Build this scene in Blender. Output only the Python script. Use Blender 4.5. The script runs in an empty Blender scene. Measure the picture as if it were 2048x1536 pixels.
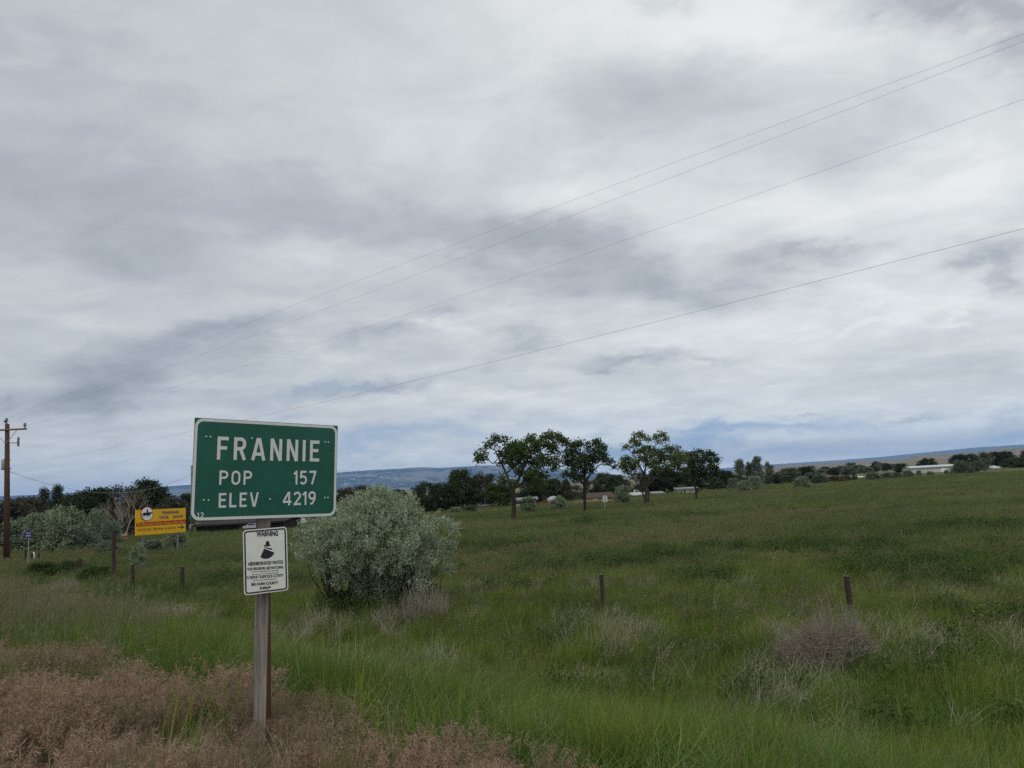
import bpy, math, random
import numpy as np
from mathutils import Vector, Matrix

random.seed(7)
RNG = np.random.default_rng(11)
SC = bpy.context.scene
COL = SC.collection

# ------------------------------------------------------------------ camera
EYE = 1.6
FPX = 1594.0                      # focal length in pixels of the 2048 wide photograph
PITCH = math.radians(7.1)
ROLL = math.radians(3.1)
F = Vector((0, math.cos(PITCH), math.sin(PITCH)))
_R0 = Vector((1, 0, 0))
_U0 = Vector((0, -math.sin(PITCH), math.cos(PITCH)))
RT = _R0 * math.cos(ROLL) - _U0 * math.sin(ROLL)
UP = _R0 * math.sin(ROLL) + _U0 * math.cos(ROLL)
CAM = Vector((0, 0, EYE))
cam = bpy.data.cameras.new('camera')
cam.sensor_width = 36.0
cam.lens = FPX / 2048 * 36.0
cam.clip_start = 0.1
cam.clip_end = 60000
camo = bpy.data.objects.new('camera', cam)
camo.matrix_world = Matrix(((RT.x, UP.x, -F.x, CAM.x), (RT.y, UP.y, -F.y, CAM.y), (RT.z, UP.z, -F.z, CAM.z), (0, 0, 0, 1)))
COL.objects.link(camo)
SC.camera = camo


def ray(px, py):
    return F * FPX + RT * (px - 1024) - UP * (py - 768)


def at(px, py, d):
    """world point seen at a photo pixel at forward distance d (metres along +Y)"""
    r = ray(px, py)
    return CAM + r * (d / r.y)


def proj(p):
    v = Vector(p) - CAM
    z = v.dot(F)
    return (1024 + FPX * v.dot(RT) / z, 768 - FPX * v.dot(UP) / z)


# ------------------------------------------------------------------ node helpers
def N(nt, t, **kw):
    n = nt.nodes.new(t)
    for k, v in kw.items():
        if k.startswith('i_'):
            key = k[2:]
            key = int(key) if key.isdigit() else key
            n.inputs[key].default_value = v
        else:
            setattr(n, k, v)
    return n


def math_node(nt, op, a, b=None, c=None, clamp=False):
    n = nt.nodes.new('ShaderNodeMath')
    n.operation = op
    n.use_clamp = clamp
    for i, v in enumerate((a, b, c)):
        if v is None:
            continue
        if isinstance(v, (int, float)):
            n.inputs[i].default_value = v
        else:
            nt.links.new(v, n.inputs[i])
    return n.outputs[0]


def ramp(nt, fac, stops, interp='LINEAR'):
    n = nt.nodes.new('ShaderNodeValToRGB')
    n.color_ramp.interpolation = interp
    el = n.color_ramp.elements
    while len(el) < len(stops):
        el.new(0.5)
    for e, (p, c) in zip(el, stops):
        e.position = p
        e.color = (*c, 1) if len(c) == 3 else c
    if fac is not None:
        nt.links.new(fac, n.inputs[0])
    return n.outputs[0]


def mix_rgb(nt, fac, a, b, mode='MIX'):
    n = nt.nodes.new('ShaderNodeMix')
    n.data_type = 'RGBA'
    n.blend_type = mode
    for sock, v in ((n.inputs[0], fac), (n.inputs[6], a), (n.inputs[7], b)):
        if isinstance(v, (int, float)):
            sock.default_value = v
        elif isinstance(v, tuple):
            sock.default_value = (*v, 1) if len(v) == 3 else v
        else:
            nt.links.new(v, sock)
    return n.outputs[2]


# ------------------------------------------------------------------ sky
SUN_EL = math.radians(52)
SUN_AZ = math.radians(205)        # clockwise from +Y: behind the camera, a little to its left


def build_world():
    w = bpy.data.worlds.new('World')
    SC.world = w
    w.use_nodes = True
    nt = w.node_tree
    nt.nodes.clear()
    L = nt.links.new
    out = N(nt, 'ShaderNodeOutputWorld')
    bg = N(nt, 'ShaderNodeBackground')
    bg.inputs['Strength'].default_value = 0.13
    L(bg.outputs[0], out.inputs[0])
    sky = N(nt, 'ShaderNodeTexSky')
    sky.sky_type = 'NISHITA'
    sky.sun_disc = False
    sky.sun_elevation = SUN_EL
    sky.sun_rotation = SUN_AZ
    sky.altitude = 1286
    sky.air_density = 1.0
    sky.dust_density = 1.5
    tc = N(nt, 'ShaderNodeTexCoord')
    d = tc.outputs['Generated']
    sep = N(nt, 'ShaderNodeSeparateXYZ')
    L(d, sep.inputs[0])
    X, Y, Z = sep.outputs
    zc = math_node(nt, 'MAXIMUM', Z, 0.0)
    # a flat cloud deck: direction projected on a plane overhead (bent at the horizon)
    zz = math_node(nt, 'ADD', zc, 0.20)
    u = math_node(nt, 'DIVIDE', X, zz)
    v = math_node(nt, 'DIVIDE', Y, zz)
    deck = N(nt, 'ShaderNodeCombineXYZ')
    L(u, deck.inputs[0])
    L(v, deck.inputs[1])
    # azimuth / elevation
    az = math_node(nt, 'ARCTAN2', X, Y)
    el = math_node(nt, 'ARCSINE', Z)
    # wind drawn streaks: rotate and stretch the deck coordinates
    mp = N(nt, 'ShaderNodeMapping')
    mp.inputs['Rotation'].default_value = (0, 0, math.radians(-18))
    mp.inputs['Scale'].default_value = (1.0, 1.35, 1)
    L(deck.outputs[0], mp.inputs[0])
    n_big = N(nt, 'ShaderNodeTexNoise', i_Scale=0.7, i_Detail=5.0, i_Roughness=0.5, i_Distortion=0.9)
    L(mp.outputs[0], n_big.inputs['Vector'])
    n_mid = N(nt, 'ShaderNodeTexNoise', i_Scale=2.2, i_Detail=8.0, i_Roughness=0.55, i_Distortion=0.8)
    L(mp.outputs[0], n_mid.inputs['Vector'])
    n_fin = N(nt, 'ShaderNodeTexNoise', i_Scale=6.5, i_Detail=7.0, i_Roughness=0.56, i_Distortion=0.6)
    L(mp.outputs[0], n_fin.inputs['Vector'])
    # warp of the azimuth/elevation plane, so that cloud edges fray
    wc = N(nt, 'ShaderNodeCombineXYZ')
    L(az, wc.inputs[0])
    L(math_node(nt, 'MULTIPLY', el, 2.2), wc.inputs[1])
    nw = N(nt, 'ShaderNodeTexNoise', i_Scale=5.5, i_Detail=7.0, i_Roughness=0.62)
    L(wc.outputs[0], nw.inputs['Vector'])
    sw = N(nt, 'ShaderNodeSeparateColor')
    L(nw.outputs['Color'], sw.inputs[0])
    az_w = math_node(nt, 'ADD', az, math_node(nt, 'MULTIPLY', math_node(nt, 'SUBTRACT', sw.outputs[0], 0.5), 0.30))
    el_w = math_node(nt, 'ADD', el, math_node(nt, 'MULTIPLY', math_node(nt, 'SUBTRACT', sw.outputs[1], 0.5), 0.13))
    # single clouds: azimuth, elevation from where they stand in the sky
    blobs = [
        # x, y, rx, ry, tilt (deg, + rises to the right), amount
        (120, 180, 330, 260, 0, -.13), (60, 430, 420, 120, -6, -.16), (520, 345, 190, 45, -10, -.13),
        (800, 455, 420, 42, -8, -.20), (1180, 520, 260, 60, -10, -.28), (1370, 565, 190, 32, 2, -.22),
        (1620, 512, 100, 22, 0, -.30), (2000, 520, 80, 48, -10, -.34), (2020, 590, 45, 25, -30, -.25),
        (1950, 25, 230, 75, -14, -.46), (1250, 215, 260, 80, 10, -.17), (1690, 270, 210, 60, 12, -.13),
        (1300, 20, 60, 20, 0, -.12),
        (470, 650, 200, 26, 6, -.27), (330, 700, 150, 50, 20, -.18), (350, 765, 230, 50, 12, -.28), (200, 815, 90, 20, 8, -.2),
        (820, 640, 120, 20, 8, -.22), (640, 800, 120, 20, 9, -.24), (760, 775, 120, 16, 8, -.22),
        (1230, 715, 110, 13, 6, -.30), (1370, 722, 80, 9, 4, -.22), (1040, 690, 60, 28, 15, -.2), (60, 790, 50, 11, 0, -.22),
        (1900, 740, 260, 70, 5, -.14), (600, 560, 320, 30, -5, -.06), (1780, 815, 70, 5, 4, -.25), (1580, 830, 50, 5, 5, -.22),
        (980, 620, 70, 20, -10, .12), (870, 655, 55, 24, -25, .24), (1000, 250, 260, 170, -20, .07), (1450, 70, 300, 80, 0, .17),
        (1050, 420, 260, 40, 15, .08), (1500, 420, 300, 70, 10, .1), (1920, 330, 180, 90, 15, .14), (1600, 640, 330, 60, 3, .12),
        (1860, 660, 45, 9, 10, .2), (1750, 655, 60, 10, 12, .12), (1000, 800, 300, 28, 3, .10), (1850, 832, 210, 14, 8, .20),
        (250, 988, 270, 9, 4, .30), (760, 925, 150, 8, 4, .16), (640, 690, 140, 22, -5, .12), (20, 100, 60, 40, 30, .08),
    ]
    tot = None

    def azel(px, py):
        r = ray(px, py).normalized()
        return math.atan2(r.x, r.y), math.asin(r.z)

    def gauss(px, py, rx, ry, tilt, amp):
        a0, e0 = azel(px, py)
        ax, ex = azel(px + 4, py)
        ay, ey = azel(px, py - 4)
        J = np.array([[(ax - a0) / 4, (ay - a0) / 4], [(ex - e0) / 4, (ey - e0) / 4]])   # image (right, up) -> az, el
        Ji = np.linalg.inv(J)
        t = math.radians(tilt)
        Rm = np.array([[math.cos(t), math.sin(t)], [-math.sin(t), math.cos(t)]])
        M = np.diag([1 / rx, 1 / ry]) @ Rm @ Ji
        da = math_node(nt, 'SUBTRACT', az_w, float(a0))
        de = math_node(nt, 'SUBTRACT', el_w, float(e0))
        p = math_node(nt, 'MULTIPLY_ADD', da, float(M[0, 0]), math_node(nt, 'MULTIPLY', de, float(M[0, 1])))
        q = math_node(nt, 'MULTIPLY_ADD', da, float(M[1, 0]), math_node(nt, 'MULTIPLY', de, float(M[1, 1])))
        r2 = math_node(nt, 'MULTIPLY_ADD', p, p, math_node(nt, 'MULTIPLY', q, q))
        g = math_node(nt, 'EXPONENT', math_node(nt, 'MULTIPLY', r2, -1.0))
        return g

    for b in blobs:
        g = gauss(*b)
        tot = math_node(nt, 'MULTIPLY_ADD', g, b[5], tot if tot is not None else 0.0)
    # broad drift: brighter towards the right of the view (+azimuth), duller to the left
    drift = math_node(nt, 'MULTIPLY', math_node(nt, 'SINE', az), 0.20)
    val = math_node(nt, 'ADD', 0.55, drift)
    val = math_node(nt, 'MULTIPLY_ADD', math_node(nt, 'SUBTRACT', n_big.outputs[0], 0.5), 0.30, val)
    val = math_node(nt, 'MULTIPLY_ADD', math_node(nt, 'SUBTRACT', n_mid.outputs[0], 0.5), 0.48, val)
    val = math_node(nt, 'MULTIPLY_ADD', math_node(nt, 'SUBTRACT', n_fin.outputs[0], 0.5), 0.22, val)
    val = math_node(nt, 'ADD', val, math_node(nt, 'MULTIPLY', tot, 1.0))
    cloud = ramp(nt, val, [(0.0, (2.35, 2.6, 2.95)), (0.30, (3.65, 3.9, 4.2)), (0.55, (5.1, 5.35, 5.42)), (0.78, (6.6, 6.8, 6.75)), (1.0, (7.4, 7.45, 7.3))], 'LINEAR')
    # distant blue-grey cloud banks low over the horizon
    banks = None
    for b in [(1480, 868, 330, 19, 5, .65), (1230, 886, 170, 16, 4, .6), (780, 878, 170, 16, 4, .6), (1680, 905, 420, 16, 5, .3),
              (640, 790, 130, 20, 9, .25), (560, 925, 380, 20, 3, .10), (2030, 850, 120, 22, 8, .5), (1130, 850, 250, 10, 5, .2),
              (330, 920, 380, 20, 3, .12)]:
        banks = math_node(nt, 'MULTIPLY_ADD', gauss(*b), b[5], banks if banks is not None else 0.0)
    bk = math_node(nt, 'MULTIPLY', banks, math_node(nt, 'MULTIPLY_ADD', n_mid.outputs[0], 1.1, 0.45), clamp=True)
    low = mix_rgb(nt, bk, cloud, (2.1, 3.05, 4.4))
    # thin places let the clear sky through
    thin = math_node(nt, 'MULTIPLY', math_node(nt, 'SUBTRACT', n_big.outputs[0], 0.30, clamp=True), 0.10, clamp=True)
    col = mix_rgb(nt, thin, low, sky.outputs[0])
    # the sky brightens a little all round the horizon, beyond the near air
    hb = math_node(nt, 'MULTIPLY_ADD', math_node(nt, 'EXPONENT', math_node(nt, 'MULTIPLY', math_node(nt, 'MAXIMUM', el, 0.0), -26.0)), 0.75, 1.0)
    vm = N(nt, 'ShaderNodeVectorMath', operation='SCALE')
    L(col, vm.inputs[0])
    L(hb, vm.inputs['Scale'])
    col = vm.outputs[0]
    L(col, bg.inputs['Color'])


build_world()

sun = bpy.data.lights.new('sun', 'SUN')
sun.energy = 1.3
sun.angle = math.radians(25)
sun.color = (1.0, 0.96, 0.9)
suno = bpy.data.objects.new('sun', sun)
sd = Vector((math.sin(SUN_AZ) * math.cos(SUN_EL), math.cos(SUN_AZ) * math.cos(SUN_EL), math.sin(SUN_EL)))
suno.rotation_euler = sd.to_track_quat('Z', 'Y').to_euler()
suno.location = (0, 0, 30)
COL.objects.link(suno)

vs = SC.view_settings
vs.view_transform = 'Standard'
vs.look = 'None'
vs.exposure = 0.0
vs.gamma = 1.0
vs.use_curve_mapping = False
SC.render.engine = 'CYCLES'
SC.cycles.max_bounces = 6
SC.cycles.diffuse_bounces = 3
SC.cycles.transparent_max_bounces = 12
SC.cycles.volume_bounces = 0
SC.cycles.use_denoising = False

# ------------------------------------------------------------------ terrain function
SX, SY = 0.66, 0.751                # unit vector away from the road, across the ditch and the fence
FIELD_Z = -1.5


def vnoise(x, y, seed=0):
    x = np.asarray(x, float)
    y = np.asarray(y, float)
    xi = np.floor(x).astype(np.int64)
    yi = np.floor(y).astype(np.int64)
    fx = x - xi
    fy = y - yi
    fx = fx * fx * (3 - 2 * fx)
    fy = fy * fy * (3 - 2 * fy)

    def h(a, b):
        n = (a * 374761393 + b * 668265263 + seed * 974634721) & 0xFFFFFFFF
        n = ((n ^ (n >> 13)) * 1274126177) & 0xFFFFFFFF
        n = n ^ (n >> 16)
        return (n & 0xFFFF) / 65535.0
    return (h(xi, yi) * (1 - fx) + h(xi + 1, yi) * fx) * (1 - fy) + (h(xi, yi + 1) * (1 - fx) + h(xi + 1, yi + 1) * fx) * fy


def fbm(x, y, seed=0, o=4):
    t, a, s = 0, 0.5, 1.0
    for i in range(o):
        t = t + a * vnoise(np.asarray(x) * s, np.asarray(y) * s, seed + i * 17)
        a *= 0.5
        s *= 2.03
    return t / (1 - 0.5 ** o)


def sdist(x, y):
    return SX * np.asarray(x, float) + SY * np.asarray(y, float)


def gz(x, y):
    x = np.asarray(x, float)
    y = np.asarray(y, float)
    s = sdist(x, y)
    t = np.clip((s - 3.1) / 6.2, 0, 1)
    z = FIELD_Z * (t * t * (3 - 2 * t))
    r = np.hypot(x, y)
    bump = (fbm(x * 0.35, y * 0.35, 3) - 0.5) * 0.16 * np.clip((s - 1.5) / 3, 0, 1)
    roll = (fbm(x * 0.02, y * 0.02, 9) - 0.5) * 0.16 * np.clip((r - 30) / 60, 0, 1)
    return z + bump + roll


def ground_at(px, py):
    r = ray(px, py)
    lo, hi = 0.0005, 0.0005
    prev = 1.0 / FPX
    t = prev
    while t * r.y < 4000:
        p = CAM + r * t
        if p.z < float(gz(p.x, p.y)):
            lo, hi = prev, t
            for _ in range(30):
                m = (lo + hi) / 2
                p = CAM + r * m
                if p.z < float(gz(p.x, p.y)):
                    hi = m
                else:
                    lo = m
            p = CAM + r * hi
            return Vector((p.x, p.y, float(gz(p.x, p.y))))
        prev = t
        t *= 1.01
    return at(px, py, 300)


# ------------------------------------------------------------------ materials
def principled(name, base=(0.5, 0.5, 0.5), rough=0.7, metal=0.0, spec=0.3):
    m = bpy.data.materials.new(name)
    m.use_nodes = True
    nt = m.node_tree
    b = nt.nodes['Principled BSDF']
    b.inputs['Base Color'].default_value = (*base, 1)
    b.inputs['Roughness'].default_value = rough
    b.inputs['Metallic'].default_value = metal
    b.inputs['Specular IOR Level'].default_value = spec
    return m, nt, b


def paint(name, base, rough=0.55, var=0.12, scale=6.0, spec=0.3, dirt=None, metal=0.0):
    m, nt, b = principled(name, base, rough, metal, spec)
    tc = N(nt, 'ShaderNodeTexCoord')
    n = N(nt, 'ShaderNodeTexNoise', i_Scale=scale, i_Detail=6.0, i_Roughness=0.65)
    nt.links.new(tc.outputs['Object'], n.inputs['Vector'])
    a = tuple(c * (1 - var) for c in base)
    c2 = tuple(min(1, c * (1 + var)) for c in base)
    col = ramp(nt, n.outputs[0], [(0.3, a), (0.7, c2)])
    if dirt:
        n2 = N(nt, 'ShaderNodeTexNoise', i_Scale=scale * 0.5, i_Detail=9.0, i_Roughness=0.75)
        nt.links.new(tc.outputs['Object'], n2.inputs['Vector'])
        f = ramp(nt, n2.outputs[0], [(0.55, (0, 0, 0)), (0.75, (1, 1, 1))])
        col = mix_rgb(nt, math_node(nt, 'MULTIPLY', f, 0.5), col, dirt)
    nt.links.new(col, b.inputs['Base Color'])
    return m


def wood(name, a, c, scale=8.0, stretch=14.0, rough=0.85):
    m, nt, b = principled(name, a, rough, 0, 0.15)
    tc = N(nt, 'ShaderNodeTexCoord')
    mp = N(nt, 'ShaderNodeMapping')
    mp.inputs['Scale'].default_value = (scale * 6, scale * 6, scale * 6 / stretch)
    nt.links.new(tc.outputs['Object'], mp.inputs[0])
    n = N(nt, 'ShaderNodeTexNoise', i_Scale=1.0, i_Detail=7.0, i_Roughness=0.7, i_Distortion=0.3)
    nt.links.new(mp.outputs[0], n.inputs['Vector'])
    col = ramp(nt, n.outputs[0], [(0.28, a), (0.5, tuple((p + q) / 2 for p, q in zip(a, c))), (0.72, c)])
    nt.links.new(col, b.inputs['Base Color'])
    bm = N(nt, 'ShaderNodeBump', i_Strength=0.5, i_Distance=0.004)
    nt.links.new(n.outputs[0], bm.inputs['Height'])
    nt.links.new(bm.outputs[0], b.inputs['Normal'])
    return m


def leafy(name, stops, trans=0.25, island=True, pos_scale=0.0, pos_col=None, rough=0.6, pos_amt=0.5, spec=True, pos2=None):
    """leaf / blade material: colour varies leaf by leaf, and over the ground"""
    m = bpy.data.materials.new(name)
    m.use_nodes = True
    nt = m.node_tree
    nt.nodes.clear()
    out = N(nt, 'ShaderNodeOutputMaterial')
    geo = N(nt, 'ShaderNodeNewGeometry')
    oi = N(nt, 'ShaderNodeObjectInfo')
    if island:
        f = math_node(nt, 'FRACT', math_node(nt, 'ADD', geo.outputs['Random Per Island'], oi.outputs['Random']))
        f = math_node(nt, 'MULTIPLY_ADD', f, 0.65, math_node(nt, 'MULTIPLY', oi.outputs['Random'], 0.35))
    else:
        f = oi.outputs['Random']
    k = len(stops)
    col = ramp(nt, f, [((i + 0.5) / k, c) for i, c in enumerate(stops)])
    if pos_col is not None:
        n = N(nt, 'ShaderNodeTexNoise', i_Scale=pos_scale, i_Detail=5.0, i_Roughness=0.6)
        nt.links.new(geo.outputs['Position'], n.inputs['Vector'])
        g = ramp(nt, n.outputs[0], [(0.40, (0, 0, 0)), (0.64, (1, 1, 1))])
        col = mix_rgb(nt, math_node(nt, 'MULTIPLY', g, pos_amt), col, pos_col)
    if pos2 is not None:
        sc2, col2, amt2 = pos2
        mp2 = N(nt, 'ShaderNodeMapping')
        mp2.inputs['Rotation'].default_value = (0, 0, math.radians(-41))
        mp2.inputs['Scale'].default_value = (sc2 * .45, sc2, sc2)
        mp2.inputs['Location'].default_value = (7.3, 2.1, 0)
        nt.links.new(geo.outputs['Position'], mp2.inputs[0])
        n2 = N(nt, 'ShaderNodeTexNoise', i_Scale=1.0, i_Detail=5.0, i_Roughness=0.6)
        nt.links.new(mp2.outputs[0], n2.inputs['Vector'])
        g2 = ramp(nt, n2.outputs[0], [(0.46, (0, 0, 0)), (0.60, (1, 1, 1))])
        col = mix_rgb(nt, math_node(nt, 'MULTIPLY', g2, amt2), col, col2)
    d = N(nt, 'ShaderNodeBsdfDiffuse')
    t = N(nt, 'ShaderNodeBsdfTranslucent')
    nt.links.new(col, d.inputs[0])
    nt.links.new(col, t.inputs[0])
    mx = N(nt, 'ShaderNodeMixShader')
    mx.inputs[0].default_value = trans
    nt.links.new(d.outputs[0], mx.inputs[1])
    nt.links.new(t.outputs[0], mx.inputs[2])
    last = mx.outputs[0]
    if spec:
        gl = N(nt, 'ShaderNodeBsdfGlossy')
        gl.inputs['Roughness'].default_value = rough
        gl.inputs['Color'].default_value = (1, 1, 1, 1)
        m2 = N(nt, 'ShaderNodeMixShader')
        m2.inputs[0].default_value = 0.012
        nt.links.new(last, m2.inputs[1])
        nt.links.new(gl.outputs[0], m2.inputs[2])
        last = m2.outputs[0]
    nt.links.new(last, out.inputs[0])
    return m


M = {}
M['green_sheet'] = paint('green_sheeting', (0.004, 0.088, 0.058), 0.5, 0.16, 5, 0.4, dirt=(0.016, 0.10, 0.072))
M['white_sheet'] = paint('white_sheeting', (0.70, 0.69, 0.67), 0.5, 0.05, 30, 0.35)
M['letter_white'] = paint('letter_sheeting', (0.66, 0.65, 0.63), 0.5, 0.05, 30, 0.35)
M['warn_white'] = paint('white_sign_face', (0.66, 0.66, 0.62), 0.5, 0.05, 14, 0.3)
M['warn_ink'] = paint('dark_ink', (0.018, 0.016, 0.028), 0.6, 0.1, 30)
M['alu'] = paint('sign_back_metal', (0.42, 0.42, 0.42), 0.45, 0.1, 8, 0.5, metal=0.6)
M['post_grey'] = wood('weathered_grey_timber', (0.060, 0.052, 0.046), (0.30, 0.272, 0.24), 6, 26)
M['post_brown'] = wood('red_brown_timber', (0.035, 0.014, 0.009), (0.13, 0.052, 0.030), 6, 22)
M['pole_wood'] = wood('creosoted_pole_wood', (0.046, 0.025, 0.019), (0.105, 0.056, 0.043), 1.5, 25)
M['arm_wood'] = wood('ochre_arm_wood', (0.13, 0.075, 0.03), (0.24, 0.15, 0.07), 2, 2)
M['porcelain'] = paint('grey_insulator', (0.10, 0.10, 0.13), 0.3, 0.15, 8, 0.5)
M['steel'] = paint('galvanised_steel', (0.30, 0.31, 0.31), 0.4, 0.15, 8, 0.5, metal=0.5)
M['wire'] = paint('weathered_cable', (0.26, 0.26, 0.28), 0.6, 0.1, 8)
M['fence_wood'] = wood('old_fence_wood', (0.020, 0.014, 0.013), (0.080, 0.052, 0.043), 4, 12)
M['fence_top'] = wood('grey_fence_wood', (0.09, 0.08, 0.075), (0.24, 0.22, 0.21), 4, 12)
M['rust'] = paint('rusty_wire', (0.08, 0.055, 0.045), 0.8, 0.3, 20)
M['yellow'] = paint('yellow_sign_paint', (0.72, 0.40, 0.006), 0.6, 0.07, 3)
M['redband'] = paint('red_sign_paint', (0.40, 0.018, 0.016), 0.6, 0.08, 3)
M['sign_blue'] = paint('blue_sign_ink', (0.035, 0.04, 0.16), 0.6, 0.08, 3)
M['sign_brown'] = paint('brown_sign_ink', (0.20, 0.085, 0.04), 0.6, 0.08, 3)
M['roundel_white'] = paint('roundel_white', (0.78, 0.78, 0.80), 0.6, 0.04, 3)
M['black'] = paint('black_ink', (0.012, 0.011, 0.013), 0.7, 0.1, 3)
M['route_blue'] = paint('route_blue', (0.012, 0.030, 0.21), 0.5, 0.1, 3)
M['white_paint'] = paint('white_house_paint', (0.72, 0.72, 0.70), 0.6, 0.07, 1.2, dirt=(0.40, 0.38, 0.33))
M['cream_paint'] = paint('cream_siding', (0.58, 0.57, 0.46), 0.6, 0.07, 1.2)
M['mint_paint'] = paint('mint_siding', (0.40, 0.52, 0.47), 0.6, 0.07, 1.2)
M['tan_paint'] = paint('tan_siding', (0.40, 0.30, 0.13), 0.7, 0.1, 1.2)
M['brown_paint'] = paint('brown_siding', (0.10, 0.045, 0.032), 0.8, 0.15, 1.2)
M['brown_roof'] = paint('brown_shingles', (0.062, 0.044, 0.040), 0.9, 0.2, 2)
M['dark_paint'] = paint('dark_boards', (0.020, 0.017, 0.015), 0.9, 0.2, 1)
M['grey_roof'] = paint('grey_roofing', (0.24, 0.25, 0.26), 0.6, 0.1, 1)
M['barn_metal'] = paint('ribbed_barn_metal', (0.46, 0.45, 0.43), 0.5, 0.08, 0.4)
M['barn_roof'] = paint('barn_roof_metal', (0.42, 0.48, 0.50), 0.45, 0.08, 0.4)
M['glass'] = paint('dark_window_glass', (0.03, 0.035, 0.045), 0.15, 0.1, 2, 0.6)
M['car_white'] = paint('white_car_paint', (0.74, 0.74, 0.75), 0.3, 0.03, 2, 0.5)
M['car_red'] = paint('red_car_paint', (0.25, 0.018, 0.032), 0.3, 0.05, 2, 0.5)
M['car_silver'] = paint('silver_car_paint', (0.36, 0.38, 0.42), 0.3, 0.05, 2, 0.5)
M['car_blue'] = paint('pale_blue_car_paint', (0.30, 0.38, 0.46), 0.3, 0.05, 2, 0.5)
M['rubber'] = paint('black_rubber', (0.02, 0.02, 0.02), 0.8, 0.1, 5)
M['dome'] = paint('grey_dome_sheet', (0.36, 0.37, 0.40), 0.5, 0.1, 1)
M['plank'] = wood('bleached_rail_wood', (0.22, 0.14, 0.08), (0.38, 0.27, 0.17), 3, 2)

M['bark'] = wood('grey_brown_bark', (0.020, 0.016, 0.013), (0.085, 0.070, 0.058), 0.8, 5)
M['bark_dark'] = wood('dark_bark', (0.012, 0.010, 0.008), (0.05, 0.04, 0.032), 0.8, 5)
M['bark_pale'] = wood('pale_bare_bark', (0.15, 0.13, 0.10), (0.36, 0.32, 0.26), 0.8, 5)
M['elm_leaf'] = leafy('elm_leaf', [(0.042, 0.070, 0.018), (0.062, 0.10, 0.024), (0.085, 0.130, 0.030), (0.05, 0.08, 0.022)], 0.38)
M['elm_leaf_light'] = leafy('light_elm_leaf', [(0.07, 0.10, 0.028), (0.095, 0.13, 0.034), (0.125, 0.165, 0.045), (0.08, 0.11, 0.034)], 0.4)
M['elm_leaf_dark'] = leafy('dark_elm_leaf', [(0.028, 0.048, 0.016), (0.040, 0.066, 0.020), (0.055, 0.086, 0.025), (0.034, 0.058, 0.02)], 0.32)
M['dark_leaf'] = leafy('dark_tree_leaf', [(0.018, 0.032, 0.014), (0.028, 0.046, 0.018), (0.040, 0.060, 0.022), (0.024, 0.038, 0.018)], 0.2)
M['grey_leaf'] = leafy('dull_brown_leaf', [(0.045, 0.044, 0.032), (0.062, 0.062, 0.042), (0.080, 0.082, 0.055), (0.060, 0.054, 0.044)], 0.2)
M['mid_leaf'] = leafy('mid_green_leaf', [(0.040, 0.066, 0.028), (0.056, 0.09, 0.036), (0.08, 0.12, 0.05), (0.05, 0.078, 0.035)], 0.25)
M['conifer_leaf'] = leafy('conifer_needles', [(0.022, 0.036, 0.024), (0.034, 0.050, 0.032), (0.046, 0.066, 0.042)], 0.1)
M['silver_leaf'] = leafy('silver_leaf', [(0.17, 0.22, 0.135), (0.26, 0.32, 0.205), (0.42, 0.48, 0.35), (0.20, 0.26, 0.155)], 0.22)
M['silver_dull_leaf'] = leafy('silver_bush_leaf', [(0.13, 0.17, 0.10), (0.19, 0.235, 0.145), (0.26, 0.31, 0.20), (0.15, 0.195, 0.115)], 0.2)
M['sage_leaf'] = leafy('sage_leaf', [(0.10, 0.13, 0.09), (0.14, 0.18, 0.12), (0.19, 0.23, 0.16), (0.12, 0.15, 0.10)], 0.2)
M['olive_leaf'] = leafy('grey_green_leaf', [(0.075, 0.095, 0.062), (0.10, 0.125, 0.08), (0.135, 0.16, 0.11), (0.085, 0.11, 0.075)], 0.2)
M['red_leaf'] = leafy('rusty_leaf', [(0.13, 0.075, 0.05), (0.17, 0.10, 0.06), (0.12, 0.11, 0.07)], 0.2)
M['weed_leaf'] = leafy('weed_leaf', [(0.040, 0.072, 0.018), (0.055, 0.095, 0.022), (0.074, 0.118, 0.028), (0.046, 0.082, 0.02)], 0.3)
M['twig'] = leafy('dead_twig', [(0.17, 0.15, 0.125), (0.25, 0.22, 0.18), (0.34, 0.30, 0.235), (0.20, 0.175, 0.145)], 0.05)

M['blade_green'] = leafy('green_blade', [(0.075, 0.125, 0.018), (0.12, 0.195, 0.026), (0.065, 0.11, 0.016), (0.16, 0.24, 0.034), (0.30, 0.34, 0.08), (0.09, 0.145, 0.02)], 0.45, pos_scale=1.1, pos_col=(0.25, 0.29, 0.04), pos_amt=0.5, pos2=(0.55, (0.055, 0.095, 0.016), 0.55))
M['blade_lush'] = leafy('lush_blade', [(0.075, 0.14, 0.026), (0.13, 0.225, 0.045), (0.24, 0.34, 0.10), (0.09, 0.165, 0.03)], 0.45, pos_scale=0.8, pos_col=(0.06, 0.11, 0.025), pos_amt=0.5)
M['blade_wheat'] = leafy('wheatgrass_blade', [(0.085, 0.11, 0.042), (0.12, 0.145, 0.058), (0.17, 0.18, 0.085), (0.20, 0.185, 0.11)], 0.3)
M['blade_field'] = leafy('field_blade', [(0.085, 0.145, 0.028), (0.115, 0.18, 0.036), (0.155, 0.215, 0.048), (0.13, 0.15, 0.052)], 0.35, pos_scale=0.09, pos_col=(0.050, 0.105, 0.020), pos_amt=0.8, pos2=(0.16, (0.17, 0.15, 0.075), 0.42))
M['seed_field'] = leafy('field_seed_head', [(0.19, 0.145, 0.095), (0.23, 0.18, 0.12), (0.15, 0.12, 0.08)], 0.3, pos_scale=0.09, pos_col=(0.08, 0.11, 0.03), pos_amt=0.7, pos2=(0.16, (0.24, 0.19, 0.11), 0.45))
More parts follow.
